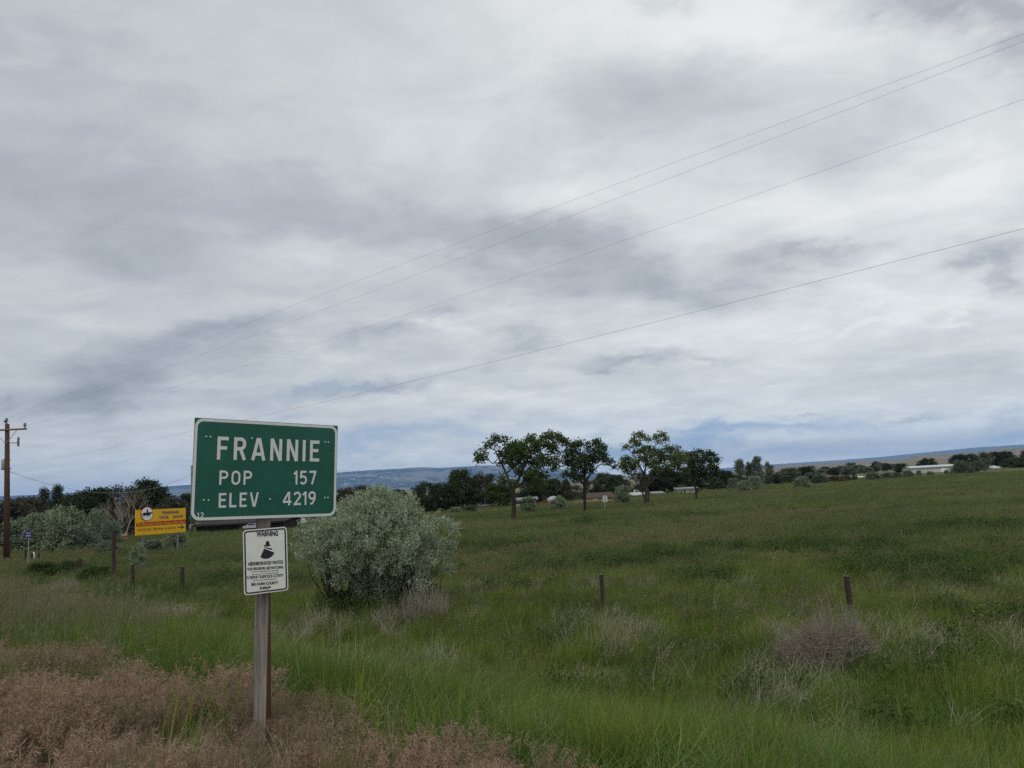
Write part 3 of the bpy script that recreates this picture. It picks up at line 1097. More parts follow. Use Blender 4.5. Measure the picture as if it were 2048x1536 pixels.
    line('BIG HORN COUNTY', 315, 1238, 832, 1200, 58, 0.045)
    line('SHERIFF', 475, 1310, 688, 1295, 52, 0.045)
    # three lines of print too small to read
    mb = MB()
    rr = random.Random(3)
    for (x0, y0, x1, y1) in ((318, 1000, 850, 966), (335, 1048, 832, 1013), (350, 1165, 808, 1130)):
        x = x0
        while x < x1:
            ln = rr.uniform(16, 46)
            e = min(x + ln, x1)
            f0, f1 = (x - x0) / (x1 - x0), (e - x0) / (x1 - x0)
            ya, yb = y0 + (y1 - y0) * f0, y0 + (y1 - y0) * f1
            q = [W(x, ya + 6), W(e, yb + 6), W(e, yb - 7), W(x, ya - 7)]
            mb.poly([WM @ Vector((p[0], p[1], 0.0008)) for p in q])
            x = e + rr.uniform(7, 16)
    tag(mb.build('small_print', [M['warn_ink']], wp), kind='stuff')
    mb = MB()
    shapes = [[(596, 412), (620, 400), (632, 410), (652, 400), (660, 440), (668, 488), (584, 492)],
              [(548, 486), (584, 480), (668, 478), (694, 492), (668, 500), (600, 506), (562, 500)],
              [(556, 512), (712, 548), (704, 572), (660, 562), (600, 540), (552, 522)],
              [(560, 548), (752, 622), (738, 660), (706, 698), (660, 728), (606, 744), (552, 742), (512, 726), (488, 704), (520, 636)]]
    for i, sh in enumerate(shapes):
        mb.poly([WM @ Vector((*W(*p), 0.0008 + i * 0.0002)) for p in reversed(sh)])
    mb.build('emblem', [M['warn_ink']], wp)
    for fy in (0.465, -0.425):
        mb = MB()
        mb.prism([(.006 * math.cos(a * math.pi / 4), wh * fy + .006 * math.sin(a * math.pi / 4)) for a in range(8)], WM, 0, 0.004)
        mb.build('bolt', [M['steel']], wp)
    return SM, w, h


SIGN = build_town_sign()

# ------------------------------------------------------------------ utility poles and wires
def pole_point(px, py, d=50.0):
    return at(px, py, d)


def build_pole():
    d = 50.0
    b = at(13.5, 1122, d)
    b.z = float(gz(b.x, b.y))
    top = at(14.5, 848, d)
    root = thing('utility_pole', 'reddish brown utility pole with crossarm and insulators at the field edge', 'utility pole', b)
    mb = MB()
    mb.tube([b - Vector((0, 0, .4)), b.lerp(top, .5), top], [.185, .16, .125], 12)
    mb.build('pole', [M['pole_wood']], root, smooth=True)
    # crossarm runs across the line of the wires
    e = at(57, 858, d)
    c = at(15, 860, d)
    dirv = (e - c)
    mb = MB()
    mb.tube([c - dirv * 1.12 + Vector((0, -.17, 0)), c + Vector((0, -.17, 0)), e + Vector((0, -.17, 0))], [.055, .058, .055], 4)
    mb.build('crossarm', [M['arm_wood']], root)
    for sgn, (px, py) in ((1, (23, 863)), (-1, (6, 863))):
        mb = MB()
        p = at(px, py, d)
        mb.tube([c + Vector((0, -.17, -.9)) * 1, c + dirv * .55 * sgn + Vector((0, -.19, -.03))], [.018, .018], 5)
        mb.build('brace', [M['steel']], root)

    def insulator(p, up=Vector((0, 0, 1)), s=1.0):
        mb = MB()
        mb.lathe(p, up, [(.0, 0), (.03, 0), (.03, .12 * s), (.09, .13 * s), (.10, .2 * s), (.06, .22 * s), (.085, .27 * s), (.075, .33 * s), (.0, .36 * s)], 9)
        return mb.build('insulator', [M['porcelain']], root, smooth=True)
    insulator(at(13, 847, d))
    insulator(at(53, 858, d) + Vector((0, -.17, .02)))
    insulator(c - dirv * 1.05 + Vector((0, -.17, .04)))
    mb = MB()
    tp = at(10, 842, d)
    mb.tube([at(14, 848, d), tp, at(15, 838, d)], [.05, .10, .03], 7)
    mb.build('pole_cap', [M['porcelain']], root)
    # stand-off bracket with a long insulator
    s0, s1 = at(16, 886, d), at(35, 885.5, d)
    mb = MB()
    mb.tube([s0, s1], [.03, .03], 5)
    br = mb.build('bracket', [M['steel']], root)
    mb = MB()
    mb.lathe(at(36.5, 893, d), (0, 0, 1), [(.03, 0), (.08, .03), (.05, .1), (.09, .16), (.05, .23), (.09, .3), (.05, .37), (.08, .44), (.03, .62)], 8)
    mb.build('arrester', [M['porcelain']], root)
    # can shaped transformer on the far side
    mb = MB()
    mb.lathe(at(7.5, 940, d) + Vector((0, -.05, 0)), (0, 0, 1), [(.0, 0), (.11, 0), (.12, .05), (.12, .62), (.10, .68), (.0, .7)], 10)
    mb.build('meter_box', [M['steel']], root, smooth=True)
    for px, py in ((19, 908), (22, 937), (20, 920)):
        mb = MB()
        q = at(px, py, d)
        mb.tube([at(16, py, d), q], [.03, .045], 6)
        mb.build('hook', [M['porcelain']], root)
    return at(13, 838, d), at(-32, 860, d), at(53, 851, d), at(24, 931, d)


PT_TOP, PT_LEFT, PT_RIGHT, PT_LOW = build_pole()


def wire(name, label, p0, end_px, mid_px, d_end=14.1, ext=1.25, rad=0.0026, cat='cable', group=None):
    p1 = at(*end_px, d_end)

    def P(t, k):
        return p0 + (p1 - p0) * t + Vector((0, 0, -k * t * (1.0 - t)))
    best = None
    for k in np.linspace(-3, 8, 111):
        for t in np.linspace(0.05, 1, 160):
            q = proj(P(t, k))
            if abs(q[0] - mid_px[0]) < 8:
                err = abs(q[1] - mid_px[1])
                if best is None or err < best[0]:
                    best = (err, k)
    k = best[1] if best else 1.0
    pts = [P(t, k) for t in np.linspace(0, ext, 48)]
    pts = [p for p in pts if p.y > 0.5 or True]
    mb = MB()
    mb.tube(pts, [rad] * len(pts), 5)
    o = mb.build(name, [M['wire']])
    tag(o, label, cat, group)
    return o


wire('power_line', 'topmost power line across the sky, upper of the close pair', PT_TOP, (2048, 68), (1100, 438))
wire('power_line', 'power line just under the topmost one, lower of the close pair', PT_LEFT, (2048, 82), (1100, 445.5))
wire('power_line', 'single power line between the close pair and the lowest line', PT_RIGHT, (2048, 198), (1100, 530))
wire('power_line', 'lowest power line, passing behind the green sign', PT_LOW, (2048, 457), (1100, 695), rad=0.0036)


def service_pole():
    d = 74
    b = at(383.5, 1062, d)
    top = at(383.5, 931, d)
    root = thing('service_pole', 'thin grey service pole half hidden behind the green sign', 'utility pole', (b.x, b.y, float(gz(b.x, b.y))))
    b2 = Vector((b.x, b.y, float(gz(b.x, b.y)) - .2))
    mb = MB()
    mb.tube([b2, top], [.11, .085], 8)
    mb.build('pole', [M['fence_top']], root, smooth=True)
    mb = MB()
    mb.lathe(at(384, 1054, d) + Vector((0, -.2, -.15)), (0, 0, 1), [(0, 0), (.16, 0), (.2, .1), (.2, .32), (0, .4)], 8)
    mb.build('meter', [M['steel']], root)
    return at(383.5, 948, d)


sp = service_pole()
p0 = at(17, 942, 50)
pts = []
for t in np.linspace(0, 1, 30):
    q = p0 + (sp - p0) * t
    q.z -= 4 * 1.55 * t * (1 - t)
    pts.append(q)
mb = MB()
mb.tube(pts, [0.012] * 30, 5)
tag(mb.build('service_cable', [M['wire']]), 'sagging service cable from the utility pole to the service pole', 'cable')

# a far pole standing above the silver bush
b = at(698, 1022, 88)
root = thing('far_pole', 'small brown pole standing above the silver bush', 'utility pole', (b.x, b.y, float(gz(b.x, b.y))))
mb = MB()
mb.tube([Vector(root.location) - Vector((0, 0, .2)), at(698, 974, 88)], [.12, .10], 7)
mb.build('pole', [M['pole_wood']], root)
mb = MB()
mb.box(at(698, 977, 88), (.9, .1, .1))
mb.build('crossarm', [M['pole_wood']], root)

# ------------------------------------------------------------------ the wire fence
def build_fence():
    rows = [  # px, top py, depth, height, lean x, radius
        (1693, 1152, 16.4, 1.0, -.03, .058), (1202, 1149, 18.9, 1.0, -.01, .052), (872, 1166, 20.2, 1.0, .01, .045), (655, 1142, 23.4, 1.0, 0, .05),
        (365, 1133, 28.0, 1.0, .01, .07), (265, 1129, 30.0, 1.0, -.02, .07), (160, 1116, 36.0, 1.0, 0, .07), (64, 1105, 48.0, 1.0, 0, .07)]
    p = at(rows[1][0], rows[1][1], rows[1][2])
    root = thing('wire_fence', 'sagging wire fence on short dark wooden posts along the meadow', 'fence', (p.x, p.y, float(gz(p.x, p.y))))
    tops = []
    for px, py, d, h, lean, r in rows:
        t = at(px, py, d)
        g = float(gz(t.x, t.y))
        base = Vector((t.x - lean * h, t.y, g - 0.25))
        mb = MB()
        n = 9
        pts = [base.lerp(t, k / 5) + Vector((random.uniform(-.008, .008), random.uniform(-.008, .008), 0)) for k in range(6)]
        mb.tube(pts, [r * 1.08, r * 1.05, r, r * .97, r * .98, r * .9], n)
        mb.m = [1 if i >= n * 5 else 0 for i in range(len(mb.f))]
        mb.f[-1], mb.m[-1] = mb.f[-1], 1
        mb.build('post', [M['fence_wood'], M['fence_top']], root)
        tops.append((t, g))
    # continue to the right, out of the frame
    ext = tops[0][0] + (tops[0][0] - tops[1][0]) * 1.2
    chain = [(ext, float(gz(ext.x, ext.y)))] + tops
    mb = MB()
    t = ext.copy()
    mb.tube([Vector((t.x, t.y, chain[0][1] - .25)), t], [.075, .065], 9)
    mb.build('post', [M['fence_wood']], root)
    for drop in (0.08, 0.36, 0.62):
        mb = MB()
        pts = []
        for (a, ga), (c, gc) in zip(chain[:-1], chain[1:]):
            for k in range(6):
                s = k / 6
                q = a.lerp(c, s)
                q.z -= drop + 0.10 * 4 * s * (1 - s) * random.uniform(.7, 1.1)
                q.y -= 0.07
                pts.append(q)
        q = chain[-1][0].copy()
        q.z -= drop
        pts.append(q)
        mb.tube(pts, [.0042] * len(pts), 4)
        mb.build('wire', [M['rust']], root)


build_fence()

# the tall grey post beyond the fence and a small marker by the pole
t = at(228, 1066, 33)
root = thing('gate_post', 'tall dark timber post in front of the bare pale tree', 'post', (t.x, t.y, float(gz(t.x, t.y))))
mb = MB()
mb.tube([Vector((t.x, t.y, float(gz(t.x, t.y)) - .3)), t.lerp(Vector((t.x, t.y, -1.5)), .5), t], [.082, .078, .072], 9)
mb.build('post', [M['fence_wood']], root)
t = ground_at(64, 1124)
root = thing('pipe_marker', 'small white pipe marker between two dark stubs beside the utility pole', 'marker', t)
mb = MB()
mb.lathe(t, (.12, 0, 1), [(.10, 0), (.12, .08), (.11, .42), (.07, .55), (0, .60)], 8)
mb.build('marker_head', [M['white_paint']], root, smooth=True)
for dx in (-.38, .38):
    mb = MB()
    mb.tube([t + Vector((dx, 0, -.1)), t + Vector((dx * 1.05, 0, .5 if dx > 0 else .75))], [.07, .06], 6)
    mb.build('stub', [M['dark_paint']], root)

# ------------------------------------------------------------------ billboard and small road signs
def build_billboard():
    d = 45.0
    BM_, w, h = panel_frame((270.5, 1020.5), (371.5, 1015.5), (272.5, 1071), (371.5, 1063.5), 44.0, 47.0)
    g = at(322, 1090, d)
    root = thing('billboard', 'yellow roadside billboard with a horse rider roundel and red stripe', 'billboard', (g.x, g.y, float(gz(g.x, g.y))))
    mb = MB()
    mb.prism([(-w / 2, -h / 2), (w / 2, -h / 2), (w / 2, h / 2), (-w / 2, h / 2)], BM_, -0.05, 0, 0, 0)
    pan = mb.build('panel', [M['yellow']], root)

    def B(x, y):
        return on_plane(BM_, 250 + x / 14.63, 990 + y / 14.63)
    mb = MB()
    mb.poly([BM_ @ Vector((*B(*p), .004)) for p in ((325, 930), (1778, 828), (1778, 715), (325, 820))])
    mb.build('red_stripe', [M['redband']], pan)
    for fx in (-.33, .36):
        mb = MB()
        p = BM_ @ Vector((w * fx, -h * .45, -.12))
        mb.tube([Vector((p.x, p.y, float(gz(p.x, p.y)) - .3)), p + Vector((0, 0, h * .8))], [.065, .06], 7)
        mb.build('post', [M['fence_top']], root)
    cx, cy = B(637, 552)
    R = abs(B(637, 552)[1] - B(637, 345)[1])
    Q = BM_ @ Matrix.Translation((cx, cy, 0))
    circ = [(math.cos(2 * math.pi * i / 28), math.sin(2 * math.pi * i / 28)) for i in range(28)]
    mb = MB()
    mb.prism([(c * R, s * R) for c, s in circ], Q, 0.003, 0.03, 0)
    ro = mb.build('roundel', [M['redband']], root)
    mb = MB()
    mb.prism([(c * R * .92, s * R * .92) for c, s in circ], Q, 0.0302, 0.034, 0)
    mb.build('roundel_face', [M['roundel_white']], ro)
    # horse and rider silhouette
    sh = [[(505, 535), (560, 515), (640, 520), (690, 512), (740, 500), (765, 498), (805, 530), (795, 545), (770, 540), (735, 560), (715, 595), (640, 605), (580, 592), (540, 600), (510, 580)],
          [(505, 535), (492, 560), (478, 620), (490, 625), (520, 570)],
          [(540, 590), (525, 620), (510, 655), (522, 660), (550, 620), (575, 590)], [(560, 585), (570, 620), (572, 655), (582, 655), (580, 610), (590, 588)],
          [(640, 595), (655, 640), (660, 672), (670, 672), (668, 630), (672, 595)], [(690, 590), (722, 610), (722, 660), (732, 660), (735, 600), (712, 580)],
          [(622, 520), (618, 470), (625, 440), (652, 440), (662, 480), (690, 505), (665, 505), (660, 522)],
          [(625, 440), (632, 412), (648, 412), (655, 440)], [(612, 424), (612, 417), (668, 417), (668, 424)]]
    mb = MB()
    for i, poly in enumerate(sh):
        pts = [BM_ @ Vector((*B(*p), .036 + i * .0006)) for p in poly]
        a = sum((poly[k][0] * poly[(k + 1) % len(poly)][1] - poly[(k + 1) % len(poly)][0] * poly[k][1]) for k in range(len(poly)))
        mb.poly(pts if a < 0 else pts[::-1])
    mb.build('horse_rider', [M['black']], ro)

    def line(text, x0, y0, x1, y1, hpx, mat, bold=.015, shear=0.0):
        a, b2 = B(x0, y0), B(x1, y1)
        ang = math.atan2(b2[1] - a[1], b2[0] - a[0])
        Q2 = BM_ @ Matrix.Translation(((a[0] + b2[0]) / 2, (a[1] + b2[1]) / 2, 0)) @ Matrix.Rotation(ang, 4, 'Z')
        k = math.hypot(*(np.array(B(x0, y0)) - np.array(B(x0, y0 + 100)))) / 100
        text_part('lettering', text, Q2, 0, 0, math.hypot(b2[0] - a[0], b2[1] - a[1]), hpx * k, .007, mat, pan, bold, shear)
    line('FRANNIE', 1090, 520, 1575, 495, 85, M['sign_blue'], .03)
    line('TACK', 985, 655, 1290, 645, 85, M['sign_blue'], .03)
    line('SHOP', 1395, 640, 1695, 622, 85, M['sign_blue'], .03)
    line("'The Best Little Horse House in the West'", 335, 866, 1765, 775, 78, M['yellow'], .012, .25)
    line('SADDLES, REPAIR & GIFTS', 355, 1030, 1485, 962, 82, M['sign_brown'], .015)
    mb = MB()
    mb.poly([BM_ @ Vector((*B(*p), .007)) for p in ((1535, 962), (1665, 955), (1640, 1015), (1740, 935), (1610, 860), (1660, 925), (1535, 938))])
    mb.build('arrow', [M['sign_blue']], pan)


build_billboard()


def route_marker():
    d = 44
    t = at(57, 1068, d)
    s = d / FPX
    g = at(56, 1110, d)
    gzv = float(gz(g.x, g.y))
    root = thing('route_marker', 'small blue pentagon route marker on a thin post by the utility pole', 'road sign', (g.x, g.y, gzv))
    Q = gmat(t, Vector((1, 0, -.05)).normalized(), Vector((.05, 0, 1)).normalized(), Vector((0, -1, 0)))
    mb = MB()
    pent = [(-8.5 * s, 3 * s), (-6.5 * s, -7 * s), (6.5 * s, -7 * s), (8.5 * s, 3 * s), (0, 7.5 * s)]
    mb.prism(pent, Q, 0, .01)
    pan = mb.build('panel', [M['route_blue']], root)
    mb = MB()
    for a, b2, y in ((-4, -1.5, 1.6), (-.5, 1.6, 1.6), (2.4, 4.2, 1.6), (-4.5, 4.5, -3.6)):
        mb.poly([Q @ Vector((x * s, yy * s, .013)) for x, yy in ((a, y - .8), (b2, y - .8), (b2, y + .8), (a, y + .8))])
    mb.build('marking', [M['yellow']], pan)
    mb = MB()
    mb.tube([Vector((g.x, g.y, gzv - .2)), t + Vector((0, .05, .1))], [.03, .03], 6)
    mb.build('post', [M['steel']], root)


route_marker()


def speed_sign():
    b = ground_at(1209.5, 1022)
    d = b.y
    s = d / FPX
    root = thing('speed_sign', 'white rectangular speed limit sign between two field trees', 'road sign', b)
    t = at(1210, 997.5, d)
    Q = gmat(t, Vector((1, 0, -.05)).normalized(), Vector((.05, 0, 1)).normalized(), Vector((0, -1, 0)))
    mb = MB()
    mb.prism(round_rect(8.5 * s, 12 * s, 1.0 * s, 2), Q, 0, .01)
    pan = mb.build('panel', [M['warn_white']], root)
    for txt, cy, w_, h_ in (('SPEED', 3.9, 6, 1.7), ('LIMIT', 1.4, 6, 1.7), ('35', -3, 5.5, 4.2)):
        text_part('lettering', txt, Q, 0, cy * s, w_ * s, h_ * s, .013, M['black'], pan, .03)
    mb = MB()
    mb.tube([b - Vector((0, 0, .2)), t + Vector((0, .06, .3))], [.035, .035], 6)
    mb.build('post', [M['steel']], root)


speed_sign()

# ------------------------------------------------------------------ buildings and vehicles at the field's far edge
def building(name, label, cat, px0, px1, base_py, eave_py, ridge_py, d, depth, wall, roof, openings=(), hip=False, door=None, trim=None, low=0.0):
    a, b = at(px0, base_py, d), at(px1, base_py, d)
    cxm = (a.x + b.x) / 2
    g = min(float(gz(a.x, d)), float(gz(b.x, d)))
    cpx = (px0 + px1) / 2
    ez = at(cpx, eave_py, d).z
    rz = at(cpx, ridge_py, d).z
    w = abs(b.x - a.x)
    root = thing(name, label, cat, (cxm, d + depth / 2, g))
    mb = MB()
    x0, x1, y0, y1 = cxm - w / 2, cxm + w / 2, d, d + depth
    mb.box((cxm, d + depth / 2, (ez + g - .3) / 2), (w, depth, ez - g + .3))
    if not hip:
        ym = d + depth / 2
        for x in (x0 + .002, x1 - .002):
            mb.poly([(x, y0, ez), (x, y1, ez), (x, ym, rz - .06)])
    mb.build('wall', [wall], root)
    mb = MB()
    o = 0.35
    ym = d + depth / 2
    th = 0.12
    ins = w * .28 if hip else -o
    top0, top1 = (x0 + ins, ym, rz), (x1 - ins, ym, rz)
    lowz = ez - 0.04
    c = [(x0 - o, y0 - o, lowz), (x1 + o, y0 - o, lowz), (x1 + o, y1 + o, lowz), (x0 - o, y1 + o, lowz)]
    for dz, flip in ((th, False), (0.02, True)):
        u = lambda p: (p[0], p[1], p[2] + dz)
        qs = [[c[0], c[1], top1, top0], [c[2], c[3], top0, top1], [c[1], c[2], top1], [c[3], c[0], top0]]
        if not hip:
            qs = qs[:2]
        for q in qs:
            pts = [u(p) for p in q]
            mb.poly(pts[::-1] if flip else pts)
    mb.box((cxm, y0 - o - .012, lowz + .07), (w + 2 * o, .02, .16))
    mb.build('roof', [roof], root)
    for (fx, fz, fw, fh) in openings:
        mb = MB()
        cx, cz = x0 + w * fx, g + (ez - g) * fz
        ww, hh = w * fw, (ez - g) * fh
        ft = 0.07
        for ddx, ddz, sx, sz in ((0, hh / 2, ww + ft * 2, ft), (0, -hh / 2, ww + ft * 2, ft), (-ww / 2 - ft / 2, 0, ft, hh - ft), (ww / 2 + ft / 2, 0, ft, hh - ft)):
            mb.box((cx + ddx, y0 - .03, cz + ddz), (sx, .06, sz))
        fr = mb.build('window', [trim or M['white_paint']], root)
        mb = MB()
        mb.box((cx, y0 - .008, cz), (ww, .02, hh - ft))
        mb.build('pane', [M['glass']], fr)
    if door:
        fx, fw, fh, m_ = door
        mb = MB()
        mb.box((x0 + w * fx, y0 - .025, g + (ez - g) * fh / 2), (w * fw, .05, (ez - g) * fh))
        mb.build('door', [m_], root)
    return root


building('long_shed', 'long low black shed running behind the green sign post', 'shed', 392, 566, 1072, 1048, 1043, 74, 6, M['dark_paint'], M['dark_paint'], door=(.55, .1, .8, M['brown_paint']))
building('grey_cottage', 'small grey roofed cottage between the green sign and the silver bush', 'house', 672, 700, 1036, 1023, 1016, 92, 6, M['white_paint'], M['grey_roof'], [(.3, .55, .18, .4)])
building('white_cottage', 'white cottage peeping past the right shoulder of the silver bush', 'house', 806, 832, 1034, 1022, 1017, 98, 6, M['white_paint'], M['grey_roof'], [(.3, .5, .2, .4), (.7, .5, .2, .4)])
building('white_house', 'white house with dark windows under the big dark trees', 'house', 957, 979, 1024, 1011, 1004, 104, 7, M['white_paint'], M['grey_roof'], [(.28, .5, .2, .45), (.7, .5, .2, .45)], door=(.5, .13, .75, M['mint_paint']))
building('mobile_home', 'mint and cream mobile home behind the first field tree', 'mobile home', 1030, 1072, 1020, 999.5, 997, 104, 4, M['mint_paint'], M['grey_roof'], [(.55, .55, .16, .4), (.9, .5, .1, .4)], door=(.36, .2, .85, M['tan_paint']))
building('brown_house', 'low brown house behind the white speed limit sign', 'house', 1178, 1226, 1010, 996, 987, 118, 6, M['brown_paint'], M['brown_roof'], [(.3, .55, .12, .35), (.72, .55, .12, .35)], hip=False)
building('cream_trailer', 'cream flat-topped trailer house beside the fourth field tree', 'mobile home', 1356, 1395, 994, 977.5, 976, 128, 4, M['cream_paint'], M['grey_roof'], [(.2, .58, .09, .35), (.72, .58, .09, .35)], door=(.37, .07, .75, M['brown_paint']))
building('pale_cottage', 'pale cottage seen under the third field tree', 'house', 1308, 1326, 996, 987, 984.5, 126, 5, M['tan_paint'], M['grey_roof'], [(.5, .5, .2, .4)])
building('hay_shed', 'small pale shed among the sage bushes', 'shed', 1714, 1732, 964, 955.5, 953, 200, 6, M['cream_paint'], M['barn_metal'], door=(.5, .4, .8, M['tan_paint']))
building('metal_barn', 'long grey metal barn with pale roof among the sage bushes', 'barn', 1824, 1914, 956, 934.0, 931.0, 215, 5, M['barn_metal'], M['barn_roof'], door=(.72, .12, .75, M['white_paint']))
building('farm_house', 'small white farmhouse between tall trees beyond the barn', 'house', 1986, 2001, 944, 936, 931, 225, 8, M['white_paint'], M['barn_roof'], [(.35, .5, .2, .4)])
building('tan_shed', 'pale shed between silver bushes behind the blue route marker', 'shed', 148, 166, 1069, 1060, 1055, 66, 3, M['cream_paint'], M['grey_roof'])

# a dome shaped grain bin
c = at(1107, 1012, 112)
g = float(gz(c.x, c.y))
root = thing('grain_dome', 'grey domed bin rising behind a silver bush', 'grain bin', (c.x, c.y, g))
k = 112 / FPX
rd = 12 * k
hh = at(1107, 991, 112).z - g
mb = MB()
mb.lathe((c.x, c.y, g - .1), (0, 0, 1), [(rd, 0), (rd, hh * .55), (rd * .9, hh * .75), (rd * .62, hh * .92), (rd * .25, hh), (0, hh * 1.02)], 18)
mb.build('bin_wall', [M['dome']], root, smooth=True)
mb = MB()
mb.box((c.x, c.y - rd - .02, g + hh * .25), (rd * .4, .08, hh * .5))
mb.build('door', [M['barn_metal']], root)


def car(name, label, px, py, d, length, paint_m, kind='sedan', flip=False):
    b = at(px, py, d)
    g = float(gz(b.x, b.y))
    lift = max(0.0, b.z - g - 0.2)
    L = length
    root = thing(name, label, 'truck' if kind == 'pickup' else 'car', (b.x, b.y, g))
    s = -1 if flip else 1
    if kind == 'pickup':
        body = [(-.5, .1), (.5, .1), (.5, .20), (.47, .235), (.22, .25), (-.5, .25)]
        cab = [(-.08, .25), (.22, .25), (.12, .39), (-.06, .39)]
    elif kind == 'van':
        body = [(-.5, .1), (.5, .1), (.5, .22), (.44, .27), (-.5, .27)]
        cab = [(-.5, .27), (.42, .27), (.30, .43), (-.48, .43)]
    else:
        body = [(-.5, .09), (.5, .09), (.5, .17), (.44, .205), (.24, .225), (-.36, .23), (-.5, .21)]
        cab = [(-.36, .23), (.24, .225), (.10, .335), (-.20, .34)]
    wd = L * .42
    Q = gmat(Vector((b.x, b.y + wd / 2, g + lift)), Vector((s, 0, 0)), Vector((0, 0, 1)), Vector((0, -s, 0)))
    mb = MB()
    mb.prism([(x * L, z * L) for x, z in body], Q, -wd / 2, wd / 2)
    mb.build('body', [paint_m], root)
    mb = MB()
    mb.prism([(x * L, z * L) for x, z in cab], Q, -wd / 2 + .12, wd / 2 - .12)
    mb.build('cabin', [paint_m], root)
    cx = sum(p[0] for p in cab) / 4
    cz = sum(p[1] for p in cab) / 4
    mb = MB()
    for sc, zz in ((.80, wd / 2 - .115), (.80, -wd / 2 + .105)):
        mb.prism([((cx + (x - cx) * sc) * L, (cz + (z - cz) * .72) * L) for x, z in cab], Q, zz, zz + .01)
    mb.build('window', [M['glass']], root)
    for wx in (-.30, .31):
        for sz in (wd / 2 - .1, -wd / 2 + .1):
            mb = MB()
            p = Q @ Vector((wx * L, .075 * L, sz))
            mb.tube([p + Vector((0, -.028 * L, 0)), p + Vector((0, .028 * L, 0))], [.075 * L, .075 * L], 12)
            mb.build('wheel', [M['rubber']], root)
    mb = MB()
    mb.box(Q @ Vector((.5 * L, .17 * L, 0)), (.05, wd * .8, .12))
    mb.build('headlight', [M['car_white']], root)


car('parked_car', 'pale blue parked van just under the corner of the green sign', 576, 1050, 80, 2.3, M['car_blue'], 'van')
car('parked_car', 'white parked car between the sign post and the silver bush', 597, 1049, 84, 2.1, M['car_white'])
car('parked_car', 'silver parked car tucked behind the sign post', 504, 1055, 73.2, 1.7, M['car_silver'])
car('parked_car', 'red parked car between the mobile home and the grey dome', 1089, 1014, 108, 1.7, M['car_red'], flip=True)
car('pickup_truck', 'white pickup truck parked behind the third field tree', 1273, 999, 122, 2.7, M['car_white'], 'pickup')

# bleached rail fence in front of the bare tree
p0, p1 = at(182, 1079, 62), at(252, 1071, 66)
root = thing('rail_fence', 'bleached board fence at the foot of the bare pale tree', 'fence', (p0.x, p0.y, float(gz(p0.x, p0.y))))
for dz in (0.0, -.28):
    mb = MB()
    mb.tube([p0 + Vector((0, 0, dz)), p0.lerp(p1, .5) + Vector((0, 0, dz + .03)), p1 + Vector((0, 0, dz))], [.13, .13, .13], 4)
    mb.build('rail', [M['plank']], root)
for t in (0.02, .35, .68, .98):
    q = p0.lerp(p1, t)
    mb = MB()
    mb.tube([Vector((q.x, q.y + .2, float(gz(q.x, q.y)) - .2)), q + Vector((0, .2, .25))], [.09, .08], 6)
    mb.build('post', [M['plank']], root)

# ------------------------------------------------------------------ trees with shapes of their own (the four in the field)
def crown_from_clumps(clumps, per_m2, L, W, rng, droop=0.0, shell=0.45):
    """clumps: (centre, rx, ry, rz); leaves grow in small sprays through each clump"""
    cs, ax = [], []
    for c, rx, ry, rz in clumps:
        n = max(10, int(per_m2 * (rx * rz * 4)))
        ns = max(3, n // 9)
        dirs = unit(rng.normal(size=(ns, 3)))
        rad = rng.random(ns) ** shell
        p = dirs * rad[:, None] * np.array([rx, ry, rz]) + np.array(c)
        k = 9
        pp = np.repeat(p, k, 0) + rng.normal(size=(ns * k, 3)) * np.array([L * .8, L * .8, L * .6])
        d = np.repeat(dirs, k, 0) * 0.7 + rng.normal(size=(ns * k, 3)) * 0.8
        d[:, 2] += 0.15 - droop
        cs.append(pp)
        ax.append(unit(d))
    c = np.concatenate(cs)
    a = np.concatenate(ax)
    s = rng.uniform(.65, 1.25, len(c))
    return leaf_arrays(c, a, L * s, W * s, rng)


def twig_tubes(mb, clumps, limbs_pts, rng, r0, mi=0):
    """thin branches from the limbs into each clump"""
    P = [Vector(p) for p in limbs_pts]
    for c, rx, ry, rz in clumps:
        cv = Vector(c)
        best = min(P, key=lambda q: (q - cv).length + max(0, q.z - cv.z) * .8)
        mid = best.lerp(cv, .5) + Vector(rng.normal(size=3) * (cv - best).length * .08)
        mb.tube([best, mid, cv], [r0, r0 * .7, r0 * .4], 4, mi, cap=False)
        for _ in range(4):
            e = cv + Vector(rng.normal(size=3) * np.array([rx, ry, rz]) * .6)
            mb.tube([mid.lerp(cv, .5), cv.lerp(e, .6), e], [r0 * .5, r0 * .35, r0 * .2], 3, mi, cap=False)


